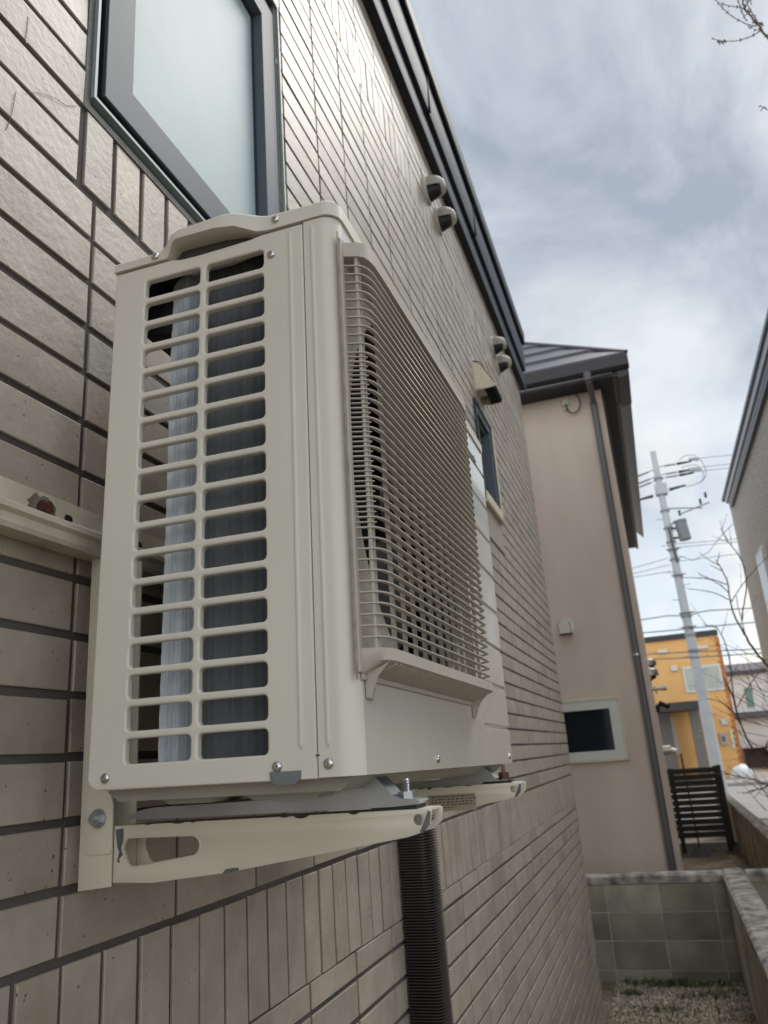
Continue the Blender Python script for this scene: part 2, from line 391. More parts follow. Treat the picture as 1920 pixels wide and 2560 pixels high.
bm = bmesh.new(); rc = random.Random(17)
def smear(y, z, h, w_):
    pts = [Vector((.0016, y + rc.uniform(-w_, w_) * .25, z - h * i / 9)) for i in range(10)]; L_ = []
    for i, p in enumerate(pts):
        k = w_ * (.35 + .65 * rc.random()) * (1 if i < 3 else .6); L_.append((bm.verts.new(p + Vector((0, -k, 0))), bm.verts.new(p + Vector((0, k, 0)))))
    for a, b in zip(L_, L_[1:]): bm.faces.new((a[0], a[1], b[1], b[0]))
M_lime = mat('lime', (.58, .56, .52), .8, var=.2, vscale=200)
for q_ in ((-.1495, .259 + G, .046, .0022), (.80, -.98 + G, .05, .0016), (1.02, -1.0 + G, .03, .0012)):
    bm = bmesh.new(); smear(*q_); obj('lime_streak', bm, M_lime, house)
# hair cracks across two glazed tiles
for P_ in ([(-.141, .137), (-.130, .146), (-.119, .157), (-.106, .164), (-.094, .172), (-.083, .176), (-.071, .181), (-.048, .198)], [(-.160, .121), (-.161, .100), (-.162, .086), (-.166, .066), (-.169, .050)]):
    bm = bmesh.new(); tube(bm, [(.0012, a + rc.uniform(-.001, .001), b + G + rc.uniform(-.001, .001)) for a, b in P_], .0004, 4); obj('crack', bm, mat('crack_brown', (.13, .11, .09), .9), house)
# mortar bed with the window openings cut out
op = [[(h[0] - .012, h[1] + G), (h[2] + .004, h[1] + G), (h[2] + .004, h[3] + G), (h[0] - .012, h[3] + G)] if h[0] < 1 else [(h[0], h[1] + G), (h[2], h[1] + G), (h[2], h[3] + G), (h[0], h[3] + G)] for h in WINDOWS]
plate('wall', [[(YSTART, -.3), (YEND - .002, -.3), (YEND - .002, ZTOP + G), (YSTART, ZTOP + G)]] + op, .16, Matrix.Translation((-.0838, 0, 0)) @ MYZ, M_mortar, house)
bm = bmesh.new(); box(bm, -6, YSTART, -.3, -.1672, YEND - .003, ZTOP + G + .3)
# cut-back blocks so that the window recess stays open
obj('building_core', bm, M_mortar, house)
# eave: soffit, stepped fascia, gutter
zt = ZTOP + G
yA, yB = -3.6, 5.36
bm = bmesh.new(); prism(bm, [(-.3, zt), (.041, zt), (.041, zt + .03), (-.3, zt + .03)], 'y', yA, yB - .02); obj('soffit', bm, M_soffit, house)
bm = bmesh.new(); prism(bm, [(.030, zt + .004), (.043, zt - .004), (.047, zt + .02), (.043, zt + .146), (.036, zt + .15), (.028, zt + .15)], 'y', yA, yB + .02); obj('fascia', bm, M_eavel, house, 30)
bm = bmesh.new(); prism(bm, [(.030, zt + .149), (.066, zt + .152), (.07, zt + .18), (.074, zt + .30), (.070, zt + .385), (.05, zt + .39)], 'y', yA, yB - .04); obj('fascia', bm, M_eavel, house, 30)
bm = bmesh.new()
prism(bm, [(.045, zt + .386), (.088, zt + .388), (.096, zt + .40), (.101, zt + .48), (.095, zt + .50), (.07, zt + .505), (.045, zt + .47)], 'y', yA, yB - .07)
for yy in (.4, 2.3, 3.35): prism(bm, [(.040, zt + .15), (.077, zt + .151), (.078, zt + .386), (.048, zt + .386)], 'y', yy, yy + .012)
obj('gutter', bm, M_eave, house, 30)
bm = bmesh.new(); v = [bm.verts.new(p) for p in ((.1, yA, zt + .49), (.1, yB - .05, zt + .49), (-3.2, yB - .05, zt + 1.7), (-3.2, yA, zt + 1.7))]; bm.faces.new(v)
v = [bm.verts.new(p) for p in ((.1, yA, zt + .46), (.1, yB - .05, zt + .46), (-6.2, yB - .05, zt + .46), (-6.2, yA, zt + .46))]; bm.faces.new(v)
obj('roof', bm, M_eave, house)

# --- big casement window
def ring(bm, y0, z0, y1, z1, wd, x0, x1):
    """rectangular ring frame, outer y0..z1, bar width wd, between x0 and x1, mitre free"""
    o_ = [(y0, z0), (y1, z0), (y1, z1), (y0, z1)]; i_ = [(y0 + wd, z0 + wd), (y1 - wd, z0 + wd), (y1 - wd, z1 - wd), (y0 + wd, z1 - wd)]
    V = [[bm.verts.new((x, a, b)) for a, b in l_] for l_ in (o_, i_) for x in (x0, x1)]
    for k in range(4):
        n_ = (k + 1) % 4
        bm.faces.new((V[1][k], V[1][n_], V[3][n_], V[3][k])); bm.faces.new((V[0][k], V[2][k], V[2][n_], V[0][n_]))
        bm.faces.new((V[0][k], V[0][n_], V[1][n_], V[1][k])); bm.faces.new((V[2][k], V[3][k], V[3][n_], V[2][n_]))
Gz = G
win = bpy.data.objects.new('casement_window', None)
bm = bmesh.new(); ring(bm, -.0215, .240 + Gz, .660, 1.184 + Gz, .0055, -.06, .008)
wf = obj('window', bm, M_alu2, house); wf['label'] = 'window with blue grey casement and frosted pane above the air conditioner'
bm = bmesh.new(); ring(bm, -.0345, .2145 + Gz, .655, 1.19 + Gz, .0125, -.05, .0015)
bmesh.ops.subdivide_edges(bm, edges=bm.edges, cuts=3); obj('sealant', bm, M_seal, wf)
bm = bmesh.new(); box(bm, -.07, -.016, .245 + Gz, -.045, .6545, 1.178 + Gz); obj('inner_frame', bm, M_black, wf)
bm = bmesh.new(); ring(bm, .012, .277 + Gz, .643, 1.143 + Gz, .068, -.044, .000)
sash = obj('sash', bm, M_alu, wf)
b_ = sash.modifiers.new('b', 'BEVEL'); b_.width = .0012; b_.segments = 2; b_.limit_method = 'ANGLE'
bm = bmesh.new(); ring(bm, .0805, .3455 + Gz, .5745, 1.0745 + Gz, .006, -.040, -.024); obj('glazing_bead', bm, M_aludark, wf)
bm = bmesh.new(); box(bm, -.034, .082, .347 + Gz, -.028, .573, 1.073 + Gz)
def glass_mat():
    m = bpy.data.materials.new('frosted_glass'); m.use_nodes = True; t = m.node_tree; b = t.nodes['Principled BSDF']; l = t.links.new
    tcn = t.nodes.new('ShaderNodeTexCoord')
    n = t.nodes.new('ShaderNodeTexNoise'); n.inputs['Scale'].default_value = 3; n.inputs['Detail'].default_value = 4; l(tcn.outputs['Object'], n.inputs[0])
    r = t.nodes.new('ShaderNodeValToRGB'); r.color_ramp.elements[0].color = (.27, .36, .385, 1); r.color_ramp.elements[1].color = (.46, .56, .585, 1); l(n.outputs[0], r.inputs[0])  # uneven sky reflection put into the pane's pale blue colour
    l(r.outputs[0], b.inputs['Base Color']); b.inputs['Roughness'].default_value = .5; b.inputs['Specular IOR Level'].default_value = .35
    bn = t.nodes.new('ShaderNodeTexNoise'); bn.inputs['Scale'].default_value = 210; bn.inputs['Detail'].default_value = 4; l(tcn.outputs['Object'], bn.inputs[0])
    bp = t.nodes.new('ShaderNodeBump'); bp.inputs['Distance'].default_value = .0005; l(bn.outputs[0], bp.inputs['Height']); l(bp.outputs[0], b.inputs['Normal'])
    return m
obj('pane', bm, glass_mat(), wf)
bm = bmesh.new(); box(bm, -.02, .6505, .93 + Gz, -.004, .6535, 1.02 + Gz); box(bm, -.006, .644, .985 + Gz, .003, .6535, 1.0 + Gz); obj('hinge', bm, M_alu2, wf)

bm = bmesh.new(); ring(bm, .0092, .2742 + Gz, .6458, 1.1458 + Gz, .0026, -.044, -.0035); obj('sash_gap_dark', bm, M_black, wf)  # black ring added so the gap round the sash reads dark
# --- small window further along
bm = bmesh.new(); ring(bm, 2.966, .488 + Gz, 3.404, 1.059 + Gz, .014, -.08, .012)
w2 = obj('window', bm, M_aludark, house); w2['label'] = 'narrow blue grey window under the beige vent hood'
bm = bmesh.new(); ring(bm, 2.981, .503 + Gz, 3.389, 1.044 + Gz, .045, -.05, .006); obj('frame', bm, M_alu, w2)
bm = bmesh.new(); ring(bm, 3.027, .549 + Gz, 3.343, .998 + Gz, .022, -.05, -.012); obj('sash', bm, M_alu, w2)
bm = bmesh.new(); box(bm, -.045, 3.04, .56 + Gz, -.04, 3.33, .985 + Gz); obj('pane', bm, mat('dark_glass', (.02, .03, .035), .06, spec=.9), w2)
bm = bmesh.new(); box(bm, -.03, 3.392, .50 + Gz, .018, 3.414, 1.03 + Gz, .002); obj('trim', bm, M_beige, w2)
bm = bmesh.new(); box(bm, -.03, 2.97, .487 + Gz, .020, 3.39, .535 + Gz, .002); box(bm, -.03, 2.94, .470 + Gz, .022, 3.42, .477 + Gz, .001); obj('sill', bm, M_beige, w2)

# --- box shaped vent hood over it
bm = bmesh.new()
y0, y1 = 3.10, 3.33
prof = [(.0, 3.815), (.036, 3.80), (.112, 3.655), (.112, 3.635), (.035, 3.630), (.0, 3.640)]
prism(bm, [(.0, 3.815), (.036, 3.80), (.110, 3.652), (.106, 3.652), (.034, 3.793), (0, 3.805)], 'y', y0, y1)
prism(bm, prof, 'y', y0, y0 + .004); prism(bm, prof, 'y', y1 - .004, y1)
box(bm, .002, y0 + .0045, 3.632, .045, y0 + .10, 3.70)
hd = obj('vent_cowl', bm, M_beige, house); hd['label'] = 'beige box shaped vent cowl with a dark grille underneath'
bm = bmesh.new(); box(bm, .047, y0 + .006, 3.640, .105, y1 - .006, 3.646)
for i in range(8): box(bm, .047, y0 + .02 + i * .027, 3.630, .105, y0 + .023 + i * .027, 3.6395)
for i in range(3): box(bm, .06 + i * .017, y0 + .006, 3.6285, .062 + i * .017, y1 - .006, 3.6298)
obj('grille', bm, M_black, hd)
bm = bmesh.new(); box(bm, -.004, 3.055, 3.60, .0015, 3.375, 3.84, .001); obj('backing_plate', bm, mat('backing', (.36, .33, .28), .5, var=.1), hd)

# --- round vent hoods under the eave
def round_hood(parent, pos, r, lab, M3, m_, depth=.085):
    bm = bmesh.new()
    n = 20; rings = []
    for i in range(9):
        t_ = i / 8; xx = depth * math.sin(t_ * math.pi / 2) ; rr = r * math.cos(t_ * math.pi / 2) ** .75 if i < 8 else .001
        rings.append([bm.verts.new((xx + .012, rr * math.cos(2 * math.pi * k / n), rr * math.sin(2 * math.pi * k / n))) for k in range(n)])
    for a, b in zip(rings, rings[1:]):
        for k in range(n):
            za = (a[k].co.z + b[k].co.z + a[(k + 1) % n].co.z + b[(k + 1) % n].co.z) / 4
            if za < -.18 * r - .1 * a[k].co.x: continue        # open mouth facing down
            bm.faces.new((a[k], a[(k + 1) % n], b[(k + 1) % n], b[k]))
    bmesh.ops.solidify(bm, geom=bm.faces[:], thickness=-.003)
    cyl(bm, (-.001, 0, 0), (.012, 0, 0), r * 1.12, n=24)
    bm.transform(Matrix.Translation(pos) @ M3)
    h_ = obj('vent_hood', bm, m_, parent, 50); h_['label'] = lab
    bm = bmesh.new(); cyl(bm, (.0125, 0, 0), (.016, 0, 0), r * .9, n=24); cyl(bm, (.014, 0, -.1 * r), (depth * .8, 0, -.12 * r), r * .86, r * .5, n=16)
    bm.transform(Matrix.Translation(pos) @ M3); obj('mesh_screen', bm, M_black, h_)
I4 = Matrix.Identity(4)
for (y_, z_, lb) in ((2.36, 4.385, 'nearer hood of the near pair under the eave'), (2.56, 4.35, 'farther hood of the near pair under the eave'),
                     (3.98, 4.355, 'nearer hood of the far pair under the eave'), (4.12, 4.285, 'farther hood of the far pair under the eave')):
    round_hood(house, (0, y_, z_), .064, lb, I4, M_hoodw)

# ------------------------------------------------------------------ air conditioner outdoor unit
ac = thing('outdoor_unit', 'cream outdoor unit of an air conditioner with slotted side and fan guard, on wall brackets', 'air conditioner')
ar = Vector((-0.0111064, 0.01268325, 0.00385369)); ang = ar.length
ac.matrix_world = Matrix.Translation((.08778, -.07416, 1.7234)) @ Matrix.Rotation(ang, 4, ar.normalized())
D, H, Wd = .30, .6224, .8147
# side panel with two columns of eighteen slots
hx = (.0443, .1215, .1296, .2070); z18, pt, wh = .0244, .03235, .0246
loops = [[(0.0, .010), (.004, .004), (.012, 0), (.2582, 0), (.2582, H - .002), (.204, H - .002), (.19, H - .0042), (.15, H - .0055), (.115, H - .006), (.095, H - .0052), (.080, H - .002), (.0, H - .002)]]
for k in range(18):
    for a, b in ((hx[0], hx[1]), (hx[2], hx[3])): loops.append(rrect(a, z18 + k * pt, b, z18 + k * pt + wh, .005))
plate('side_panel', loops, .010, Matrix.Translation((0, .005, 0)) @ MXZ, M_cream, ac, bev=.0024, seg=2, sm=50)
side = ac.children[-1] if ac.children else None
side = [o for o in C.objects if o.name.startswith('side_panel')][0]
# returns of the side panel behind and below, scoop behind the handle
bm = bmesh.new()
box(bm, .0005, .008, .004, .0022, .055, H - .003); box(bm, .003, .010, .0005, .256, .05, .0020)
prism(bm, [(.076, H - .001), (.095, H - .010), (.15, H - .010), (.21, H - .003)], 'y', .0125, .030)
obj('panel_return', bm, M_cream, ac)
# pressed ribs
bm = bmesh.new()
for cx in (.2425, .2705):
    P = rrect(cx - .0024, .030, cx + .0024, .612, .0024, 3)
    b2 = plate_mesh([P], .003, .0012, 1); b2.transform(Matrix.Translation((0, -.0002, 0)) @ MXZ)
    me_ = bpy.data.meshes.new('t'); b2.to_mesh(me_); b2.free(); bm.from_mesh(me_); bpy.data.meshes.remove(me_)
obj('pressed_rib', bm, M_cream, ac, 50)
# front cabinet corner: side strip, rounded corner, then front sheet
def corner_path(x0, r, n=10):
    P = [(x0, 0)]
    for k in range(n + 1):
        a = R(-90 + 90 * k / n); P.append((D - r + r * math.cos(a), r + r * math.sin(a)))
    return P
cp = corner_path(.2596, .021)
cp_in = [(cp[0][0], .004)] + [(D - .021 + .017 * math.cos(R(-90 + 9 * k)), .021 + .017 * math.sin(R(-90 + 9 * k))) for k in range(11)]
bm = bmesh.new(); prism(bm, cp + cp_in[::-1], 'z', .001, H - .001); obj('front_corner', bm, M_cream, ac, 40)
cy, cz, cr_ = .2635, .342, .2455
front = plate('front_panel', [[(.0212, .001), (.5878, .001), (.5878, H - .001), (.0212, H - .001)], circ(cy, cz, cr_, 72)], .004, Matrix.Translation((D - .002, 0, 0)) @ MYZ, M_cream_dim, ac)
gz = [.062 + .0725 * i for i in range(9)]
pr = [(D, .001)]
for g in gz:
    if g < H - .01: pr += [(D, g - .0045), (D - .0035, g - .001), (D - .0035, g + .001), (D, g + .0045)]
pr += [(D, H - .001), (D - .006, H - .001), (D - .006, .001)]
bm = bmesh.new(); prism(bm, pr, 'y', .588, Wd); obj('louvre_panel', bm, M_cream_dim, ac)
# maker's lettering beside the guard
tcu = bpy.data.curves.new('t', 'FONT'); tcu.body = 'Panasonic'; tcu.size = .0285; tcu.extrude = .0004; tcu.offset = .0006
to = bpy.data.objects.new('t', tcu); C.objects.link(to); dg = bpy.context.evaluated_depsgraph_get()
me = bpy.data.meshes.new_from_object(to.evaluated_get(dg)); bpy.data.objects.remove(to)
me.transform(Matrix.Translation((D + .0003, .632, .568)) @ MYZ); link('lettering', me, mat('lettering_grey', (.10, .11, .12), .4), ac)
# right, back and bottom
bm = bmesh.new(); box(bm, .003, Wd - .003, .001, D - .0062, Wd, H - .001)
box(bm, .003, .30, .001, .006, Wd - .004, H - .001)
obj('far_side_panel', bm, M_cream, ac)
bm = bmesh.new(); prism(bm, [(.02, -.012), (.27, -.012), (.285, .0), (.285, .004), (.006, .004), (.006, -.003)], 'y', .028, Wd - .02)
for a, b in ((.05, .12), (.15, .24)): prism(bm, [(a, -.0121), (a + .01, -.018), (b - .01, -.018), (b, -.0121)], 'y', .06, .30)
obj('base_pan', bm, mat('base_pan_paint', (.33, .32, .28), .4, var=.1, vscale=12), ac, 40)
# lid with the raised handle bump
bm = bmesh.new()
lo = [(-.0015, H), (.076, H), (.082, H + .005), (.089, H + .0125), (.096, H + .0140), (.150, H + .0125), (.176, H + .0085), (.200, H + .001), (.214, H), (D - .018, H)]
hi = [(-.0015, H + .0142), (.066, H + .0145), (.077, H + .0195), (.087, H + .0275), (.098, H + .0290), (.160, H + .0310), (.174, H + .0300), (.206, H + .0235), (.216, H + .0225), (D - .018, H + .022)]
lat = [0, 0, .004, .010, .013, .014, .013, .002, 0, 0]
rowsv = []
for (ux, uz), (tx, tz), d_ in zip(lo, hi, lat):
    y_ = -.0022 - d_
    a = bm.verts.new((ux, y_, uz)); b1 = bm.verts.new((tx, y_, tz - .004)); b2 = bm.verts.new((tx, y_ + .0035, tz)); c_ = bm.verts.new((tx, .06, tz + .002)); a2 = bm.verts.new((ux, y_ + .003, uz)); a3 = bm.verts.new((ux, .012, uz + .0005))
    rowsv.append((a3, a2, a, b1, b2, c_))
for p_, q_ in zip(rowsv, rowsv[1:]):
    for k in range(5): bm.faces.new((p_[k], q_[k], q_[k + 1], p_[k + 1]))
# rounded front corner of the skirt, then the front edge
r_ = .020; rr = [rowsv[-1]]
for k in range(1, 9):
    a_ = R(-90 + 90 * k / 8); cx_, cy_ = D - .018, .018
    o_ = .0205; x_, y_ = cx_ + o_ * math.cos(a_), cy_ + o_ * math.sin(a_); nx, ny = math.cos(a_), math.sin(a_)
    rr.append((bm.verts.new((x_ - nx * .015, y_ - ny * .015, H + .0005)), bm.verts.new((x_ - nx * .003, y_ - ny * .003, H)), bm.verts.new((x_, y_, H)), bm.verts.new((x_, y_, H + .018)), bm.verts.new((x_ - nx * .0035, y_ - ny * .0035, H + .022)), bm.verts.new((cx_ - .01, .06, H + .024))))
xe = D + .0025
rr.append((bm.verts.new((xe - .015, Wd, H + .0005)), bm.verts.new((xe - .003, Wd, H)), bm.verts.new((xe, Wd, H)), bm.verts.new((xe, Wd, H + .018)), bm.verts.new((xe - .0035, Wd, H + .022)), bm.verts.new((D - .028, Wd, H + .024))))
for p_, q_ in zip(rr, rr[1:]):
    for k in range(5):
        try: bm.faces.new((p_[k], q_[k], q_[k + 1], p_[k + 1]))
        except ValueError: pass
v = [bm.verts.new(p) for p in ((-.0015, .06, H + .015), (D - .028, .06, H + .024), (D - .028, Wd, H + .024), (-.0015, Wd, H + .015))]; bm.faces.new(v)
v = [bm.verts.new(p) for p in ((-.0015, -.002, H + .012), (-.0015, -.002, H), (-.0015, Wd, H), (-.0015, Wd, H + .014))]; bm.faces.new(v)
lid = obj('lid', bm, M_cream, ac, 38)
# scoop under the handle, its shade put into a dark colour
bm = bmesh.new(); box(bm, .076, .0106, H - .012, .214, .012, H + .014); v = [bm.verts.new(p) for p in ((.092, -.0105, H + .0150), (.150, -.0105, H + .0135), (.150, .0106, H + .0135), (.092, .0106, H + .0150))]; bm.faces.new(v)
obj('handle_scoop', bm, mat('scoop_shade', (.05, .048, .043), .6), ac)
# dark parts inside at the top and the back wall pieces seen through the slots
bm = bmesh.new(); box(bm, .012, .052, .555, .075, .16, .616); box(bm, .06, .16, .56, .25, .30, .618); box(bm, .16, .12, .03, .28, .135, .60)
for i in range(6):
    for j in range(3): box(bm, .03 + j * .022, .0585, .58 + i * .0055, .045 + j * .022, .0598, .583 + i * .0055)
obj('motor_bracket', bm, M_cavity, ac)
bm = bmesh.new(); box(bm, .004, .0125, .6206, D - .0245, Wd - .01, .6216); obj('dark_ceiling', bm, M_cavity, ac)  # black sheet added to keep the space under the lid dark
# heat exchanger: flat along the side, round the corner, flat along the back, made of closely set fins
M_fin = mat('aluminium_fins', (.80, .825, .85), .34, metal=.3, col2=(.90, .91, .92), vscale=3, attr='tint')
ccx, ccy, crr = .095, .092, .060
s_ = 0; pitch = .0017; LT1, LT2 = .18, .18 + crr * math.pi / 2; rf = random.Random(12)
def coil_at(q):
    if q < LT1: return (.275 - q, .032), (0, 1)
    if q < LT2:
        a = -math.pi / 2 - (q - LT1) / crr; return (ccx + crr * math.cos(a), ccy + crr * math.sin(a)), (-math.cos(a), -math.sin(a))
    return (.035, ccy + q - LT2), (1, 0)
VS, FS, TN = [], [], []; run = 0; g = 1
while s_ < LT2 + .20:
    (x_, y_), (nx, ny) = coil_at(s_); tx, ty = -ny, nx
    if run <= 0: run = 1; g = rf.uniform(.86, 1.1) * (.62 if s_ < .166 else 1.12)  # flat run tinted darker: the shade between fins put into the colour
    run -= 1; nz = 72; b0 = len(VS); k_ = min(1, max(0, (s_ - .10) / .08))
    for i in range(nz + 1):
        z_ = .012 + (.620 - .012) * i / nz; ph = 2 * math.pi * (z_ - z18 - .95 * (s_ - LT1)) / pt
        ln = 0
        rad_ = .0003 * k_ * math.sin(ph)
        for d_ in (rad_, .007, .018): VS.append((x_ + nx * d_ - tx * ln * max(0, .010 - d_) * 1.0, y_ + ny * d_ - ty * ln * max(0, .010 - d_) * 1.0, z_))
    for i in range(nz):
        for c_ in (0, 1):
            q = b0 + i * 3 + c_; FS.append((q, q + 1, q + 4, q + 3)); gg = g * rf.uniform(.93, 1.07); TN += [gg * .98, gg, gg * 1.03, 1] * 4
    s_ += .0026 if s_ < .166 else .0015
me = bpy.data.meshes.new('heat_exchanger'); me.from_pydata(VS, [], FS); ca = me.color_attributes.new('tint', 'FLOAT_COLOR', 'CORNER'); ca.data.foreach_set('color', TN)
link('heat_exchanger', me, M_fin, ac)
bm = bmesh.new(); prev = None; q_ = 0
while q_ < LT2 + .5:
    (x_, y_), (nx, ny) = coil_at(q_); a = bm.verts.new((x_ + nx * .0185, y_ + ny * .0185, .012)); b = bm.verts.new((x_ + nx * .0185, y_ + ny * .0185, .620))
    if prev: bm.faces.new((prev[0], a, b, prev[1]))
    prev = (a, b); q_ += .01
obj('coil_dark_backing', bm, M_cavity, ac)  # black sheet standing for the darkness deep between the fins
bm = bmesh.new(); prism(bm, [(.095, .033), (.27, .033), (.27, .07), (.10, .07), (.06, .11), (.06, .72), (.036, .72), (.036, .092)], 'z', .006, .0115)
obj('drain_tray', bm, M_cream, ac)
# fan chamber, bell mouth, fan
bm = bmesh.new(); n = 64
ringsb = []
for (rr_, xx_) in ((cr_, D - .004), (cr_ - .006, D - .008), (cr_ - .010, D - .016), (cr_ - .011, D - .055)):
    ringsb.append([bm.verts.new((xx_, cy + rr_ * math.cos(2 * math.pi * k / n), cz + rr_ * math.sin(2 * math.pi * k / n))) for k in range(n)])
for a, b in zip(ringsb, ringsb[1:]):
    for k in range(n): bm.faces.new((a[k], a[(k + 1) % n], b[(k + 1) % n], b[k]))
obj('bell_mouth', bm, mat('bell_grey', (.05, .05, .05), .5), ac, 60)
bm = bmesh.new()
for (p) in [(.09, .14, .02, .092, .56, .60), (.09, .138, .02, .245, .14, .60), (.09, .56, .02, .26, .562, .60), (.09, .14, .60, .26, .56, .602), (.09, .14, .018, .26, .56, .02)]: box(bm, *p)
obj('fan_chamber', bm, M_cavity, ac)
bm = bmesh.new(); cyl(bm, (.20, cy, cz), (.262, cy, cz), .045, .040, 32); cyl(bm, (.262, cy, cz), (.27, cy, cz), .012, .010, 12)
for bl in range(3):
    for_a = []
    for i in range(13):
        t_ = i / 12; a_ = R(120 * bl + 96 * t_ - 10)
        rin, rout = .042, .205 - .03 * (1 - math.sin(math.pi * min(1, t_ * 1.25 + .1)))
        x_ = .205 + .055 * t_
        for_a.append([bm.verts.new((x_ + .012 * q * (1 - t_), cy + (rin + (rout - rin) * q) * math.cos(a_ + .35 * q * q), cz + (rin + (rout - rin) * q) * math.sin(a_ + .35 * q * q))) for q in (0, .25, .5, .75, 1)])
    for p_, q_ in zip(for_a, for_a[1:]):
        for k in range(4): bm.faces.new((p_[k], q_[k], q_[k + 1], p_[k + 1]))
obj('fan', bm, M_fan, ac, 60)
# fan guard
gp = [(.3005, .0145), (.3165, .0205), (.3222, .0245), (.3262, .032), (.3287, .045), (.3298, .08), (.331, .15), (.333, .25), (.3355, .36), (.3372, .46), (.3365, .492), (.332, .506), (.322, .516), (.3005, .522)]
def offs(P, d):
    out_ = []
    for i, p in enumerate(P):
        a = Vector(P[max(i - 1, 0)]); b = Vector(P[min(i + 1, len(P) - 1)]); t_ = (b - a).normalized(); n_ = Vector((-t_.y, t_.x)); out_.append((p[0] + n_.x * d, p[1] + n_.y * d))
    return out_
_a, _b = offs(gp, .0030), offs(gp, .0062)
gp_in = [(_a[i] if i < 3 else ((_a[i][0] + _b[i][0]) / 2, (_a[i][1] + _b[i][1]) / 2) if i < 5 else _b[i]) for i in range(len(gp))]
def slat(bm, z, hh, P=None):
    prof_ = [(0, -hh * .3), (0, hh * .3), (.3, hh * .5), (1, hh * .5), (1, -hh * .5), (.3, -hh * .5)]
    rv = []
    for (a, b) in zip(*(P or (gp, gp_in))): rv.append([bm.verts.new((a[0] + (b[0] - a[0]) * u, a[1] + (b[1] - a[1]) * u, z + v_)) for u, v_ in prof_])
    for p_, q_ in zip(rv, rv[1:]):
        for k in range(6): bm.faces.new((p_[k], p_[(k + 1) % 6], q_[(k + 1) % 6], q_[k]))
bm = bmesh.new()
zb, ztp = .1185, .5705; NB = 40; dz = (ztp - zb) / NB
for i in range(1, NB): slat(bm, zb + i * dz, .0020)
for i in range(11, 29): slat(bm, zb + (i + .5) * dz, .0015, P=(gp[:3], gp_in[:3]))
# uprights behind the slats
box(bm, .3125, .0215, zb - .003, .3165, .0345, ztp + .003, .0008)
yy = .075
i = 0
while yy < .50:
    xo = .318 + .006 * min(1, yy / .3)
    box(bm, xo - .0045, yy, zb - .003, xo + .0005, yy + .0022, ztp + .003); yy += .0365; i += 1
grd = obj('fan_guard', bm, M_cream2, ac, 30)
# solid top and bottom caps and side frames of the guard
bm = bmesh.new()
def cap(bm, z0, z1, z0b, z1b, P):
    """solid lip; z0/z1 at the outer edge, z0b/z1b where it meets the front sheet"""
    A = [(x, y) for x, y in P]; B_ = [(.3004, y) for x, y in P]
    V = [[bm.verts.new((x, y, zz_)) for x, y in A] for zz_ in (z0, z1)] + [[bm.verts.new((x, min(max(y, .016), .521), zz_)) for x, y in B_] for zz_ in (z0b, z1b)]
    n_ = len(P)
    for k in range(n_ - 1):
        bm.faces.new((V[0][k], V[0][k + 1], V[1][k + 1], V[1][k])); bm.faces.new((V[1][k], V[1][k + 1], V[3][k + 1], V[3][k]))
        bm.faces.new((V[0][k + 1], V[0][k], V[2][k], V[2][k + 1]))
    return V
cap(bm, .5705, .5895, .5705, .5895, offs(gp, -.0012))
cap(bm, .1065, .1185, .094, .1185, offs(gp, -.0016))
for i in range(34):
    y_ = .045 + i * .0135
    v = prism(bm, [(.3015, .0935), (.328, .1035), (.328, .1062), (.3015, .0962)], 'y', y_, y_ + .0035)
box(bm, .2996, .0060, .095, .3030, .0150, .592, .0008); box(bm, .2996, .5205, .095, .303, .5285, .592, .0008)
box(bm, .2996, .0150, .589, .303, .5205, .5945, .0008); box(bm, .2996, .0150, .0885, .303, .5205, .0942, .0006)
obj('guard_frame', bm, M_cream2, grd, 35)
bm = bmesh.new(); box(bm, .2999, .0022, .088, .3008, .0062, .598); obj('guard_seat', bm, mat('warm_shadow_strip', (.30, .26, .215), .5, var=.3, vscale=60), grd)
for (y0_, y1_) in ((.026, .044), (.503, .521)):
    bm = bmesh.new(); prism(bm, [(.3008, .0945), (.326, .1045), (.314, .092), (.3075, .076), (.3065, .072), (.3008, .072)], 'y', y0_, y0_ + .003)
    prism(bm, [(.3008, .071), (.3035, .071), (.3035, .0945), (.3008, .0945)], 'y', y0_ + .003, y1_)
    obj('guard_tab', bm, M_cream2, grd)

def screw(parent, pos, nrm, r=.0052, m_=M_chrome):
    bm = bmesh.new(); n_ = 16; rg = []
    for rr_, h_ in ((r, 0), (r, r * .12), (r * .9, r * .35), (r * .62, r * .52)):
        rg.append([bm.verts.new((rr_ * math.cos(2 * math.pi * k / n_), rr_ * math.sin(2 * math.pi * k / n_), h_)) for k in range(n_)])
    for a, b in zip(rg, rg[1:]):
        for k in range(n_): bm.faces.new((a[k], a[(k + 1) % n_], b[(k + 1) % n_], b[k]))
    # cross recess
    ct = bm.verts.new((0, 0, r * .18)); inner = []
    for k in range(8):
        a_ = 2 * math.pi * k / 8 + .4; q_ = .42 if k % 2 == 0 else .14
        inner.append(bm.verts.new((r * q_ * math.cos(a_), r * q_ * math.sin(a_), r * .52)))
    for k in range(8): bm.faces.new((inner[k], inner[(k + 1) % 8], ct))
    for k in range(8):
        o1, o2, o3 = rg[3][2 * k], rg[3][(2 * k + 1) % 16], rg[3][(2 * k + 2) % 16]
        bm.faces.new((o1, o2, inner[k])); bm.faces.new((o2, inner[(k + 1) % 8], inner[k])); bm.faces.new((o2, o3, inner[(k + 1) % 8]))
    q_ = Vector(nrm).to_track_quat('Z', 'Y').to_matrix().to_4x4()
    bm.transform(Matrix.Translation(pos) @ q_)
    return obj('screw', bm, m_, parent, 50)
for p_ in ((.023, 0, .012), (.217, 0, .013), (.218, 0, .588), (.270, 0, .013)): screw(ac, (p_[0], -.0003, p_[2]), (0, -1, 0))
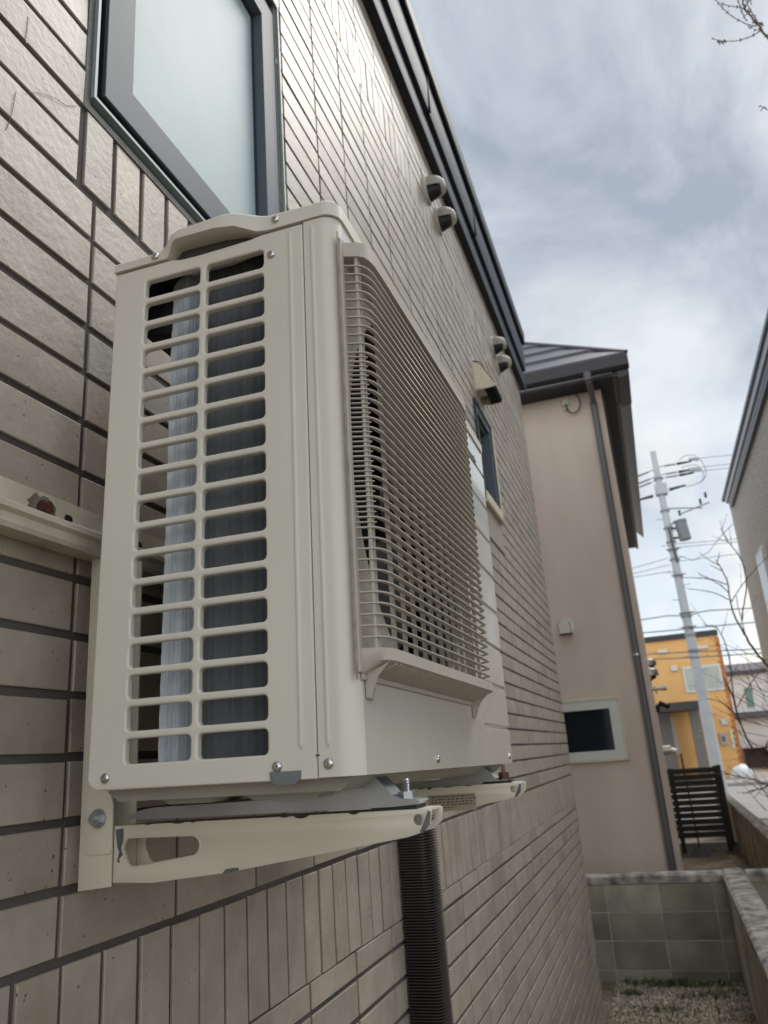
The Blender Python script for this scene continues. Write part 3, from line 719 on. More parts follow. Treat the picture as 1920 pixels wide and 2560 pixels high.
for p_ in ((.059, H + .0072), (.225, H + .0115)): screw(lid, (p_[0], -.0024, p_[1]), (0, -1, 0))
for (y_, z_) in ((.28, .013), (.788, .013)): screw(ac, (D + .0003, y_, z_), (1, 0, 0), .0048)
for (y_, z_) in ((.037, .082), (.514, .082)): screw(grd, (.3038, y_, z_), (1, 0, 0), .0045)
# bare metal notch low on the side, and the seam clip
plate('latch_tab', [[(.209, .0085), (.242, .0085), (.2415, .001), (.236, -.004), (.216, -.004), (.210, .001)]], .002, Matrix.Translation((0, -.0006, 0)) @ MXZ, mat('grey_tab', (.16, .17, .18), .45), ac, bev=.0005)
bm = bmesh.new(); box(bm, .2584, .002, .001, .2594, .006, H - .002); box(bm, .2568, -.0003, .0205, .2612, .001, .0218); obj('panel_seam', bm, M_black, ac)
# galvanised feet
foot = [(.060, -.046), (.085, -.026), (.10, -.0225), (.20, -.0195), (.275, -.0185), (.292, -.014), (.303, -.005), (.300, .0035)]
fo_top = [(-.014, -.029), (.006, -.0235), (.020, -.0215), (.165, -.019), (.205, -.018), (.222, -.010), (.232, -.0015), (.283, -.0015), (.293, -.0115), (.300, -.0200), (.310, -.0240), (.326, -.0255), (.329, -.0275), (.327, -.0300)]
fo_bot = [(.300, -.0315), (.02, -.0335), (-.014, -.0325)]
for yf in (.088, .632):
    bm = bmesh.new(); prism(bm, fo_top + fo_bot, 'y', yf, yf + .002)
    prism(bm, fo_top + fo_bot, 'y', yf + .036, yf + .038)
    for (a, b) in zip(fo_top, fo_top[1:]):
        v = [bm.verts.new((a[0], yf, a[1])), bm.verts.new((b[0], yf, b[1])), bm.verts.new((b[0], yf + .038, b[1])), bm.verts.new((a[0], yf + .038, a[1]))]; bm.faces.new(v)
    ft = obj('foot', bm, M_galv, ac, 25)

# ------------------------------------------------------------------ wall bracket set
br = thing('wall_bracket', 'cream painted steel bracket set with rail and two arms carrying the outdoor unit', 'bracket', (0, 0, 1.6))
def B(bm): bm.transform(Matrix.Translation((0, 0, -1.6))); return bm
bm = bmesh.new()
prism(bm, [(.001, 2.066), (.004, 2.066), (.004, 2.031), (.034, 2.028), (.040, 2.024), (.041, 2.017), (.036, 2.013), (.036, 2.003), (.033, 1.998), (.001, 2.0)], 'y', -1.1, 1.0)
rail = obj('rail', B(bm), M_brcolour, br, 30)
for y_ in (-.068, .45, .9):
    bm = bmesh.new(); cyl(bm, (.004, y_, 2.046), (.006, y_, 2.046), .0105, n=20); cyl(bm, (.006, y_, 2.046), (.0135, y_, 2.046), .0085, n=6)
    obj('bolt', B(bm), M_rust, rail)
rk = random.Random(3); M_stain = mat('rust_stain', (.10, .055, .03), .7, col2=(.17, .155, .13), vscale=60, detail=8)
for y_ in (-.068, .45):
    bm = bmesh.new(); prism(bm, [(y_ + (.018 + rk.uniform(-.004, .006)) * math.cos(R(a)) * 1.25, min(2.0655, max(2.0315, 2.046 + (.016 + rk.uniform(-.004, .005)) * math.sin(R(a))))) for a in range(0, 360, 15)], 'x', .0041, .0044); obj('rust_stain', B(bm), M_stain, rail)
for y_ in (-.024, .12, -.3): bm = bmesh.new(); prism(bm, rrect(y_ - .007, 2.040, y_ + .007, 2.050, .0048, 3), 'x', .0042, .0048); obj('slot', B(bm), M_black, rail)
def arm(y0, near):
    zA = 1.684
    web = [[(.060, zA - .058), (.110, zA - .0595), (.20, zA - .052), (.402, zA - .0255), (.419, zA - .0215), (.427, zA - .015), (.4295, zA - .003), (.427, zA), (.060, zA)],
           [(.080 + .010 * math.cos(a), zA - .0245 + .0125 * math.sin(a)) for a in [R(90 + 18 * k) for k in range(6)]] + [(.087 + .012 * math.cos(a), zA - .034 + .010 * math.sin(a)) for a in [R(190 + 14 * k) for k in range(6)]] + [(.160 + .0105 * math.cos(a), zA - .0235 + .0105 * math.sin(a)) for a in [R(-75 + 18 * k) for k in range(10)]],
           circ(.4150, zA - .0100, .0052, 20)]
    m_ = M_bracket if near else mat('bracket_shaded', (.46, .43, .33), .42, var=.06)
    bm = plate_mesh(web, .0022, .0003); bm.transform(Matrix.Translation((0, y0, 0)) @ MXZ)
    b2 = plate_mesh(web, .0022, .0003); b2.transform(Matrix.Translation((0, y0 + .042, 0)) @ MXZ)
    me_ = bpy.data.meshes.new('t'); b2.to_mesh(me_); b2.free(); bm.from_mesh(me_); bpy.data.meshes.remove(me_)
    box(bm, .06, y0 + .0012, zA - .0024, .426, y0 + .0408, zA - .0002)
    a_ = obj('arm', B(bm), M_bracket, br, 30)
    if not near: a_['label'] = 'farther arm with a small printed plate'
    # bare edge lip round the slot
    bm = plate_mesh([web[1], [((u - .120) * .965 + .120, (v_ - (zA - .028)) * .90 + zA - .028) for u, v_ in web[1]]], .006, .0006)
    bm.transform(Matrix.Translation((0, y0 + .001, 0)) @ MXZ); obj('slot_lip', B(bm), M_bracket, a_, 40)
    # upright plate on the wall
    bm = plate_mesh([[(.015, 1.618), (.0585, 1.622), (.0585, 1.705), (.054, 1.72), (.052, 1.97), (.048, 2.003), (.019, 2.003), (.015, 1.998)]], .0022, .0004)
    bm.transform(Matrix.Translation((0, y0 - .0016, 0)) @ MXZ)
    box(bm, .001, y0 + .020, 1.62, .0035, y0 + .044, 2.0); box(bm, .0035, y0 + .040, 1.62, .058, y0 + .0425, 2.0)
    up = obj('upright', B(bm), M_bracket, br, 30)
    bm = plate_mesh([rrect(.022, 1.655, .0595, 1.705, .006)], .0016, .0004); bm.transform(Matrix.Translation((0, y0 - .0038, 0)) @ MXZ)
    obj('tab', B(bm), M_bracket, up, 30)
    bm = bmesh.new(); c3 = (.041, y0 - .0046, 1.693)
    cyl(bm, c3, (c3[0], c3[1] - .0016, c3[2]), .0105, n=24); cyl(bm, (c3[0], c3[1] - .0016, c3[2]), (c3[0], c3[1] - .008, c3[2]), .0078, n=6); cyl(bm, (c3[0], c3[1] - .008, c3[2]), (c3[0], c3[1] - .0135, c3[2]), .0040, n=14)
    obj('bolt', B(bm), M_galv, up, 30)
    # worn patches down to bare steel
    r_ = random.Random(4 if near else 9); bm = bmesh.new()
    pts = [(.0615, zA - .004), (.0722, zA - .003), (.0722, zA - .017), (.0705, zA - .022), (.0722, zA - .030), (.0675, zA - .034), (.0685, zA - .0385), (.0645, zA - .037), (.0672, zA - .027), (.0645, zA - .022)]
    M_bare = mat('bare_steel', (.13, .14, .155), .5, metal=.4, var=.2, vscale=90)
    prism(bm, pts, 'y', y0 - .0014, y0 - .0011); obj('bare_patch', B(bm), M_bare, a_); bm = bmesh.new()
    prism(bm, [(.196, zA - .0525), (.200, zA - .0485), (.208, zA - .0475), (.2155, zA - .0475), (.2155, zA - .0505)], 'y', y0 - .0015, y0 - .0011); obj('bare_patch', B(bm), M_bare, a_); bm = bmesh.new()
    prism(bm, [(.4155, zA - .022), (.4215, zA - .0105), (.4255, zA - .002), (.4285, zA - .003), (.4265, zA - .0145), (.4195, zA - .0212)], 'y', y0 - .0015, y0 - .0011)
    u = .10
    while u < .36:
        w_ = r_.uniform(.004, .02); d_ = r_.uniform(.0008, .0032)
        if r_.random() < .6: b3 = bmesh.new(); prism(b3, [(u, zA + .0001), (u + w_ * .2, zA - d_ * .7), (u + w_ * .5, zA - d_), (u + w_ * .8, zA - d_ * .6), (u + w_, zA + .0001)], 'y', y0 - .0015, y0 - .0011); obj('grime', B(b3), M_black, a_)
        u += w_ + r_.uniform(.002, .02)
    obj('bare_patch', B(bm), M_bare, a_)
    # end tongue
    bm = bmesh.new(); prism(bm, [(y0 + .0015, zA - .0015), (y0 + .0405, zA - .0015), (y0 + .0405, zA - .013), (y0 + .036, zA - .020), (y0 + .006, zA - .020), (y0 + .0015, zA - .013)], 'x', .404, .4056)
    obj('end_plate', B(bm), M_galv, a_)
    # pad, clip and fixing bolt of the foot
    bm = bmesh.new(); box(bm, .365, y0 + .004, zA + .0002, .412, y0 + .040, zA + .0035); obj('pad', B(bm), M_black, a_)
    bm = bmesh.new(); xb = .398
    cyl(bm, (xb, y0 + .02, zA + .008), (xb, y0 + .02, zA + .0165), .0092, n=6); cyl(bm, (xb, y0 + .02, zA + .006), (xb, y0 + .02, zA + .008), .013, n=20)
    for i in range(8): cyl(bm, (xb, y0 + .02, zA + .0165 + i * .0016), (xb, y0 + .02, zA + .0175 + i * .0016), .0044, .0036, n=12)
    obj('bolt', B(bm), M_galv if near else M_rust, a_, 30)
    return a_
arm(.012, True)
a2 = arm(.552, False)
# printed plate on the farther arm, writing too worn to read
bm = bmesh.new()
box(bm, .272, .5496, 1.6465, .352, .5506, 1.672); plt = obj('printed_plate', B(bm), mat('plate_paint', (.36, .33, .24), .4), a2)
bm = bmesh.new(); r_ = random.Random(2)
for i in range(5):
    u = .277; z_ = 1.668 - i * .0042
    while u < (.348 if i < 4 else .315):
        w_ = r_.uniform(.002, .006); box(bm, u, .5492, z_, u + w_, .5495, z_ + .0016); u += w_ + r_.uniform(.0008, .003)
obj('printing', B(bm), mat('print_ink', (.05, .04, .03), .6), a2)

# ------------------------------------------------------------------ ribbed duct cover below
bm = bmesh.new()
sec = lambda x1, y0, y1, r: [(.002, y0), (x1 - r, y0)] + [(x1 - r + r * math.cos(R(a)), y0 + r + r * math.sin(R(a))) for a in (-60, -30, 0)] + [(x1, y1 - r * .6), (x1 - r * .6, y1), (.002, y1)]
pz = .00635; z_ = .02; rings = []
outer = sec(.083, 1.178, 1.272, .016); inn = sec(.066, 1.195, 1.255, .012)
while z_ < 1.66:
    rings.append([bm.verts.new((x, y, z_)) for x, y in inn]); rings.append([bm.verts.new((x, y, z_ + pz * .50)) for x, y in inn])
    rings.append([bm.verts.new((x, y, z_ + pz * .62)) for x, y in outer]); rings.append([bm.verts.new((x, y, z_ + pz * .80)) for x, y in outer]); z_ += pz
for a, b in zip(rings, rings[1:]):
    for k in range(len(a)): bm.faces.new((a[k], a[(k + 1) % len(a)], b[(k + 1) % len(a)], b[k]))
bm.faces.new(rings[-1]); bm.faces.new(rings[0][::-1])
tag(obj('corrugated_duct', bm, mat('duct_plastic', (.060, .053, .049), .28, var=.1, vscale=30)), 'brown grey corrugated duct running down the tiled wall under the unit', 'duct')

# ------------------------------------------------------------------ block walls
def block_mat():
    m = mat('concrete_block', (.24, .212, .17), .9, col2=(.44, .40, .325), vscale=4, bump=.0016, bscale=140, detail=8, attr='tint'); return m
M_block = block_mat()
M_joint = mat('block_joint', (.46, .43, .365), .9, var=.3, vscale=6, detail=6)
def cap_mat():
    return mat('cap_lichen', (.07, .066, .058), .95, col2=(.50, .47, .41), vscale=11, bump=.004, bscale=60, detail=14)
M_cap = cap_mat()
def block_wall(name, label, x0, y0, x1, y1, along, zt_, off, th=.12):
    """coursed blocks .39 x .19 with raised pale joints, coping .07"""
    root = thing(name, label, 'wall', ((x0 + x1) / 2, (y0 + y1) / 2, 0))
    T_ = Matrix.Translation((-(x0 + x1) / 2, -(y0 + y1) / 2, 0))
    bm = bmesh.new(); lay = bm.loops.layers.color.new('tint'); r_ = random.Random(8)
    a0, a1 = (x0, x1) if along == 'x' else (y0, y1)
    zc = zt_ - .075; k = 0
    while zc - k * .2 > -.05:
        z1_ = zc - k * .2; z0_ = z1_ - .192; u = math.floor((a0 - off) / .4) * .4 + off
        while u < a1:
            a, b = max(u + .004, a0), min(u + .396, a1)
            if b - a > .01:
                g = r_.uniform(.85, 1.12)
                vs = box(bm, a, y0, z0_, b, y1, z1_, .002) if along == 'x' else box(bm, x0, a, z0_, x1, b, z1_, .002)
                for f in {f for v in vs for f in v.link_faces}:
                    for lp in f.loops: lp[lay] = (g, g, g * .98, 1)
            u += .4
        k += 1
    bm.transform(T_); obj('blocks', bm, M_block, root)
    bm = bmesh.new(); e = .0035
    if along == 'x': box(bm, x0 + .001, y0 + e, -.05, x1 - .001, y1 - e, zc)
    else: box(bm, x0 + e, y0 + .001, -.05, x1 - e, y1 - .001, zc)
    bm.transform(T_); obj('mortar_joints', bm, M_joint, root)
    bm = bmesh.new()
    o = .008
    if along == 'x': prism(bm, [(y0 - o, zc + .003), (y1 + o, zc + .003), (y1 + o, zc + .055), (y1 - .015, zc + .073), (y0 + .015, zc + .073), (y0 - o, zc + .055)], 'x', x0, x1)
    else: prism(bm, [(x0 - o, zc + .003), (x1 + o, zc + .003), (x1 + o, zc + .055), (x1 - .015, zc + .071), (x0 + .015, zc + .071), (x0 - o, zc + .055)], 'y', y0, y1)
    for ax_ in ('',):
        r2 = bmesh.ops.subdivide_edges(bm, edges=bm.edges, cuts=10)
    for v in bm.verts: v.co += Vector((r_.uniform(-1, 1), r_.uniform(-1, 1), r_.uniform(-1, 1))) * .0022
    bm.transform(T_); obj('coping', bm, M_cap, root)
    return root
block_wall('block_wall', 'low concrete block wall crossing behind the tiled corner, weeds at its foot', -2.2, 6.20, .918, 6.32, 'x', .752, .03)
block_wall('block_wall', 'concrete block wall along the right of the gravel passage with lichened coping', .925, 1.2, 1.075, 6.45, 'y', .742, .1)
block_wall('block_wall', 'short stub of block wall right of the passage wall', 1.082, 6.20, 2.6, 6.32, 'x', .752, .03)
block_wall('block_wall', 'farther block wall leading from the beige house gate to the street', 1.50, 6.9, 1.62, 18.2, 'y', .742, .0)

# ------------------------------------------------------------------ beige stucco house
M_stucco = mat('beige_stucco', (.62, .505, .42), .85, var=.08, vscale=1.6, detail=7, streak=(1.6, 1, .45), bump=.0035, bscale=55)
M_roof = mat('roof_metal', (.065, .062, .075), .35, var=.08, vscale=2)
M_dkbrown = mat('brown_fascia', (.035, .029, .032), .4, var=.08)
bh = thing('stucco_house', 'beige stucco house with dark hipped metal roof, right behind the tiled house', 'house', (-3, 10, 0))
TB = Matrix.Translation((3, -10, 0))
def o2(name, bm, m_, parent, sm=None): bm.transform(TB); return obj(name, bm, m_, parent, sm)
X1, Y1, ZE = .636, 7.6, 5.60
wh_ = [(-.75, 1.60), (.288, 1.60), (.288, 2.165), (-.75, 2.165)]
bm = plate_mesh([[(-7, -.2), (X1, -.2), (X1, ZE), (-7, ZE)], wh_], .2); bm.transform(Matrix.Translation((0, Y1 + .1, 0)) @ MXZ); o2('wall', bm, M_stucco, bh)
bm = bmesh.new(); box(bm, -7, Y1 + .2015, -.2, X1 - .001, 16.5, ZE - .002); o2('wall', bm, M_stucco, bh)
# dark boards below the eave on the right side
bm = bmesh.new(); box(bm, X1 - .1, Y1 - .28, ZE - .075, X1 + .145, 15.6, ZE - .045); box(bm, -7, Y1 - .28, ZE - .075, X1 - .101, Y1 + .001, ZE - .045)
o2('soffit', bm, M_soffit, bh)
bm = bmesh.new(); box(bm, X1 + .002, Y1 + .05, ZE - .20, X1 + .03, 12.5, ZE - .078); o2('frieze_board', bm, M_dkbrown, bh)
bm = bmesh.new()
prism(bm, [(X1 + .146, ZE - .085), (X1 + .19, ZE - .085), (X1 + .20, ZE + .06), (X1 + .146, ZE + .06)], 'y', 8.1, 15.7)
prism(bm, [(X1 + .20, ZE - .12), (X1 + .32, ZE - .10), (X1 + .335, ZE + .15), (X1 + .20, ZE + .12)], 'y', Y1 - .3, 8.12)
prism(bm, [(X1 + .146, ZE - .08), (X1 + .21, ZE - .08), (X1 + .21, ZE + .1), (X1 + .146, ZE + .1)], 'y', Y1 - .28, 8.1)
o2('fascia', bm, M_dkbrown, bh)
bm = bmesh.new()
prism(bm, [(Y1 - .36, ZE + .06), (Y1 - .355, ZE + .0), (Y1 - .33, ZE - .03), (Y1 - .29, ZE - .03), (Y1 - .29, ZE + .12), (Y1 - .36, ZE + .12)], 'x', -5, X1 + .334)
o2('gutter', bm, M_dkbrown, bh, 30)
# roof slope with standing steps facing the tiled house
bm = bmesh.new(); nst = 8; RN, RS = 2.6, .86; yr, zr, xr = Y1 - .34, ZE + .125, X1 + .33
for i in range(nst):
    a, b = i / nst, (i + 1) / nst
    ya, yb_ = yr + RN * a, yr + RN * b; za, zb_ = zr + RN * RS * a, zr + RN * RS * b; xa, xb = xr - RN * a, xr - RN * b
    v = [bm.verts.new(p) for p in ((-5, ya, za + .03), (xa, ya, za + .03), (xb, yb_, zb_ - .004), (-5, yb_, zb_ - .004))]; bm.faces.new(v)
    v = [bm.verts.new(p) for p in ((-5, ya, za + .002), (xa, ya, za + .002), (xa, ya, za + .03), (-5, ya, za + .03))]; bm.faces.new(v)
v = [bm.verts.new(p) for p in ((xr, yr, zr), (xr, 15.7, zr), (xr - RN, 15.7 - RN, zr + RN * RS), (xr - RN, yr + RN, zr + RN * RS))]; bm.faces.new(v)
v = [bm.verts.new(p) for p in ((xr - RN, yr + RN, zr + RN * RS - .01), (xr - RN, 15.7 - RN, zr + RN * RS - .01), (-5, 15.7 - RN, zr + RN * RS - .01), (-5, yr + RN, zr + RN * RS - .01))]; bm.faces.new(v)
tube(bm, [(xr, yr, zr + .02), (xr - RN, yr + RN, zr + RN * RS + .02)], .025, 6)
o2('roof', bm, M_roof, bh)
# window
bm = plate_mesh([[(-.76, 1.590), (.300, 1.590), (.300, 2.178), (-.76, 2.178)], [(-.68, 1.68), (.198, 1.68), (.198, 2.078), (-.68, 2.078)]], .11, .006)
bm.transform(Matrix.Translation((0, Y1 + .03, 0)) @ MXZ); M_vinyl = mat('white_vinyl', (.62, .61, .55), .4); bw = o2('window', bm, M_vinyl, bh)
bm = plate_mesh([[(-.775, 1.575), (.316, 1.575), (.316, 2.192), (-.775, 2.192)], [(-.745, 1.605), (.286, 1.605), (.286, 2.163), (-.745, 2.163)]], .035, .004)
bm.transform(Matrix.Translation((0, Y1 - .014, 0)) @ MXZ); o2('trim', bm, M_beige, bw)
bm = bmesh.new(); box(bm, -.69, Y1 + .03, 1.67, .206, Y1 + .036, 2.086); o2('pane', bm, mat('blind_dark_glass', (.012, .016, .022), .08), bw)
# stainless round hood on the stucco, facing the camera
M3 = TB @ Matrix.Translation((0, 0, 0)) 
RotY = Matrix.Rotation(R(-90), 4, 'Z')
M_st = mat('stainless', (.62, .57, .52), .35, metal=.5)
bm = bmesh.new(); U = [(.062 * math.cos(R(a)), .062 * math.sin(R(a))) for a in range(0, 181, 12)] + [(-.064, -.088), (.064, -.088)]
for d0, d1, k in ((.0, -.055, 1.0), (-.055, -.075, .9), (-.075, -.085, .72)):
    A_ = [bm.verts.new((u * (1 if k == 1 else (k + .09 if k > .8 else .9)), d0, v_ if v_ < -.05 else v_ * (1 if k == 1 else (k + .08 if k > .8 else .9)))) for u, v_ in U]; B2 = [bm.verts.new((u * k, d1, v_ if v_ < -.05 else v_ * k)) for u, v_ in U]
    for i in range(len(U) - 1 if True else 0):
        if i == len(U) - 2: continue
        bm.faces.new((A_[i], A_[i + 1], B2[i + 1], B2[i]))
    bm.faces.new((A_[-1], A_[0], B2[0], B2[-1]))
    if k == .72: bm.faces.new(B2)
cyl(bm, (0, -.004, -.01), (0, .0, -.01), .085, n=28); box(bm, -.072, -.09, -.094, .072, -.004, -.088)
bm.transform(Matrix.Translation((-.112, Y1, 2.955))); uh = o2('vent_hood', bm, M_st, bh, 40); uh['label'] = 'stainless hood on the front wall above the window'
bm = bmesh.new(); box(bm, -.066, -.086, -.097, .066, -.006, -.0945); bm.transform(Matrix.Translation((-.112, Y1, 2.955))); o2('mesh_screen', bm, M_black, uh)
# downpipe
bm = bmesh.new(); px_ = .528
tube(bm, [(px_ + .0, Y1 - .325, ZE - .05), (px_, Y1 - .325, ZE - .10), (px_ + .01, Y1 - .20, ZE - .17), (px_ + .012, Y1 - .06, ZE - .25), (px_ + .012, Y1 - .045, ZE - .32)], .033, 12)
tube(bm, [(px_ + .012, Y1 - .045, ZE - .3), (.545, Y1 - .045, 2.6), (.548, Y1 - .045, .0)], .036, 14)
for z_ in (5.29, 5.34): cyl(bm, (px_ + .012, Y1 - .045, z_), (px_ + .012, Y1 - .045, z_ + .018), .041, n=16)
cyl(bm, (px_, Y1 - .325, ZE - .10), (px_, Y1 - .325, ZE + .0), .05, .045, n=12)
dp = o2('downpipe', bm, mat('pipe_grey_brown', (.115, .10, .105), .35, var=.1, vscale=1), bh, 40)
bm = bmesh.new(); cyl(bm, (.545, Y1 - .045, 2.56), (.545, Y1 - .045, 2.585), .042, n=16); box(bm, .51, Y1 - .03, 2.56, .58, Y1 + .001, 2.58); o2('pipe_clip', bm, M_galv, dp)
# cable box and looped cable under the eave
bm = bmesh.new(); box(bm, .20, Y1 - .035, 5.40, .275, Y1, 5.485, .006); box(bm, .215, Y1 - .025, 5.34, .235, Y1, 5.40, .003); box(bm, .25, Y1 - .025, 5.345, .27, Y1, 5.40, .003); o2('junction_box', bm, mat('cream_box', (.55, .53, .45), .5), bh)
bm = bmesh.new(); tube(bm, [(.24, Y1 - .03, 5.42), (.245, Y1 - .05, 5.36), (.27, Y1 - .05, 5.30), (.32, Y1 - .04, 5.285), (.375, Y1 - .03, 5.32), (.40, Y1 - .02, 5.40), (.385, Y1 - .02, 5.48), (.35, Y1 - .03, 5.56)], .007, 6); o2('cable', bm, M_black, bh, 60)
# hoods, tap and camera on the side facing the street
RX = I4
for (y_, z_, lb) in ((9.3, 2.62, 'upper hood on the side wall of the stucco house'), (8.75, 2.46, 'lower hood on the side wall of the stucco house')):
    round_hood(bh, (X1 + 3, y_ - 10, z_), .075, lb, RX, M_st)
bm = bmesh.new(); cyl(bm, (X1, 8.5, 2.28), (X1 + .10, 8.5, 2.28), .022, n=12); cyl(bm, (X1 + .03, 8.5, 2.28), (X1 + .045, 8.5, 2.28), .055, n=16); cyl(bm, (X1 + .10, 8.5, 2.28), (X1 + .15, 8.5, 2.285), .030, n=12); o2('flue_pipe', bm, M_st, bh, 40)
bm = bmesh.new(); tube(bm, [(X1, 8.45, 2.08), (X1 + .04, 8.45, 2.09), (X1 + .07, 8.45, 2.105)], .010, 8); cyl(bm, (X1 + .06, 8.44, 2.12), (X1 + .13, 8.35, 2.075), .026, n=12); cyl(bm, (X1 + .02, 8.46, 2.03), (X1 + .03, 8.46, 2.10), .02, n=8); o2('camera', bm, M_black, bh, 40)
bm = bmesh.new(); cyl(bm, (X1, 9.6, 1.62), (X1 + .09, 9.6, 1.62), .055, n=16); cyl(bm, (X1 + .09, 9.6, 1.62), (X1 + .15, 9.6, 1.60), .03, n=12); o2('meter', bm, M_st, bh, 40)
bm = bmesh.new(); box(bm, X1, 13.2, 1.28, X1 + .45, 15.6, 1.36)
box(bm, X1, 13.0, -.1, X1 + .06, 15.9, 3.0)

# ------------------------------------------------------------------ slatted fence at the end of the passage
M_wood = mat('dark_brown_board', (.035, .028, .022), .6, var=.25, vscale=6, streak=(.3, 1, 6))
fe = thing('slat_fence', 'dark brown horizontal slat fence closing the passage by the beige house', 'fence', (1.05, 13.5, 0))
TF = Matrix.Translation((-1.05, -13.5, 0))
for i in range(11):
    bm = bmesh.new(); z1_ = 1.275 - i * .0965; box(bm, .60, 13.5, z1_ - .084, 1.395, 13.52, z1_, .003); bm.transform(TF); obj('slat', bm, M_wood, fe)
bm = bmesh.new(); box(bm, .60, 13.53, -.05, 1.50, 13.66, .15, .01); bm.transform(TF); obj('kerb', bm, mat('kerb_concrete', (.25, .23, .2), .9, var=.2), fe)
for x_ in (.66, 1.345):
    bm = bmesh.new(); box(bm, x_, 13.522, .0, x_ + .07, 13.58, 1.29, .004); bm.transform(TF); obj('post', bm, M_wood, fe)
bm = bmesh.new(); box(bm, 1.395, 13.46, .1, 1.46, 13.53, 1.30, .004); bm.transform(TF); obj('post', bm, M_wood, fe)
st = thing('pole_stand', 'thin brown rod standing in a grey concrete foot before the slat fence', 'pole stand', (.92, 13.1, 0))
bm = bmesh.new(); bmesh.ops.create_cone(bm, cap_ends=True, segments=4, radius1=.20, radius2=.09, depth=.13, matrix=Matrix.Translation((0, 0, .065)) @ Matrix.Rotation(R(45), 4, 'Z')); obj('foot', bm, mat('foot_concrete', (.10, .10, .10), .9, var=.2), st)
bm = bmesh.new(); cyl(bm, (0, 0, .1), (-.03, 0, 1.52), .012, n=8); obj('rod', bm, M_wood, st)
for i, lb in enumerate(('left pale rod lying on the gravel beside the far wall', 'right pale rod lying on the gravel beside the far wall')):
    bm = bmesh.new(); cyl(bm, (0, 0, 0), (.10, -2.5, .004), .009, n=8); o_ = obj('metal_rod', bm, mat('rod_metal', (.4, .4, .38), .4, metal=.5), None); o_.location = (1.36 + .05 * i, 15.1 - .1 * i, .012); tag(o_, lb, 'rod')
    if i == 0: o_.location = (1.33, 12.95, .012)
    else: o_.location = (1.385, 12.9, .012)
    # rods in front of the fence, lying towards the camera
    o_.rotation_euler = (0, 0, R(1))

# ------------------------------------------------------------------ grey house on the right
M_grey = mat('grey_siding', (.52, .50, .455), .8, var=.22, vscale=7, streak=(1, 1.0, 3.5), bump=.012, bscale=22)
gh = thing('grey_house', 'grey textured house with white edged flat eave at the right edge', 'house', (5, 10, 0))
TG = Matrix.Translation((-5, -10, 0))
bm = bmesh.new(); box(bm, 2.72, 4.2, -.1, 9, 15.95, 6.12); bm.transform(TG); obj('wall', bm, M_grey, gh)
M_whtrim = mat('pale_trim', (.42, .45, .5), .35); M_dktrim = mat('dark_trim', (.06, .075, .10), .35)
bm = bmesh.new(); box(bm, 2.66, 4.0, 6.0, 2.718, 15.40, 6.06); box(bm, 2.655, 4.0, 6.061, 2.718, 15.42, 6.17); box(bm, 2.60, 4.0, 6.30, 2.718, 16.0, 6.36); bm.transform(TG); obj('fascia', bm, M_dktrim, gh)
bm = bmesh.new(); box(bm, 2.63, 4.0, 6.171, 2.718, 15.7, 6.299); bm.transform(TG); obj('fascia', bm, M_whtrim, gh)
bm = bmesh.new(); box(bm, 2.62, 3.9, 6.361, 9.1, 16.05, 6.40); box(bm, 2.719, 4.0, 6.121, 9, 16.0, 6.36); bm.transform(TG); obj('roof', bm, M_dktrim, gh)
bm = bmesh.new(); box(bm, 2.655, 12.7, 3.45, 2.719, 13.6, 4.62, .004); bm.transform(TG); gw = obj('window', bm, mat('white_frame', (.68, .68, .66), .4), gh)
bm = bmesh.new(); box(bm, 2.648, 12.78, 3.55, 2.654, 13.52, 4.54); bm.transform(TG); obj('pane', bm, mat('pale_glass', (.45, .50, .52), .15), gw)

# ------------------------------------------------------------------ orange house across the street
M_or = mat('orange_siding', (.84, .48, .18), .8, var=.05, vscale=1.2)
oh = thing('orange_house', 'orange two storey house with black flat roof edge behind the utility pole', 'house', (0, 37, 0))
TO = Matrix.Translation((0, -37, 0))
def oo(name, bm, m_, parent, sm=None): bm.transform(TO); return obj(name, bm, m_, parent, sm)
bm = bmesh.new(); box(bm, -4, 37, -.1, 3.69, 46, 6.05); oo('wall', bm, M_or, oh)
bm = bmesh.new(); box(bm, -4.1, 36.9, 6.02, 3.72, 46.1, 6.26); oo('roof', bm, mat('black_parapet', (.035, .035, .04), .5), oh)
bm = bmesh.new()
for i in range(46): box(bm, 3.62 - (.07 if i % 2 else 0), 36.955, .12 + i * .127, 3.735, 37.2, .12 + i * .127 + .115, .006)
oo('quoin', bm, mat('orange_brick', (.52, .20, .055), .8, var=.3, vscale=3), oh)
bm = bmesh.new(); box(bm, 1.98, 36.93, 3.66, 3.56, 37.0, 4.78); ow = oo('window', bm, mat('white_frame', (.68, .68, .66), .4), oh)
bm = bmesh.new(); box(bm, 2.07, 36.92, 3.75, 3.47, 36.929, 4.69); oo('pane', bm, mat('curtained_glass', (.40, .43, .38), .15, col2=(.55, .58, .52), vscale=5, streak=(6, 1, .3)), ow)
bm = bmesh.new(); box(bm, -.6, 34.2, 2.86, 2.26, 36.98, 3.19); pch = oo('porch_roof', bm, mat('porch_dark', (.045, .042, .04), .6), oh)
bm = bmesh.new(); box(bm, 1.86, 35.2, -.1, 2.28, 35.6, 2.855); box(bm, -.3, 36.0, -.1, 1.1, 36.5, 2.855); oo('porch_wall', bm, mat('porch_grey', (.19, .175, .155), .8, var=.1), oh)
bm = bmesh.new(); box(bm, .9, 36.92, 1.1, 1.25, 36.99, 2.7); oo('door_panel', bm, mat('white_frame', (.68, .68, .66), .4), oh)
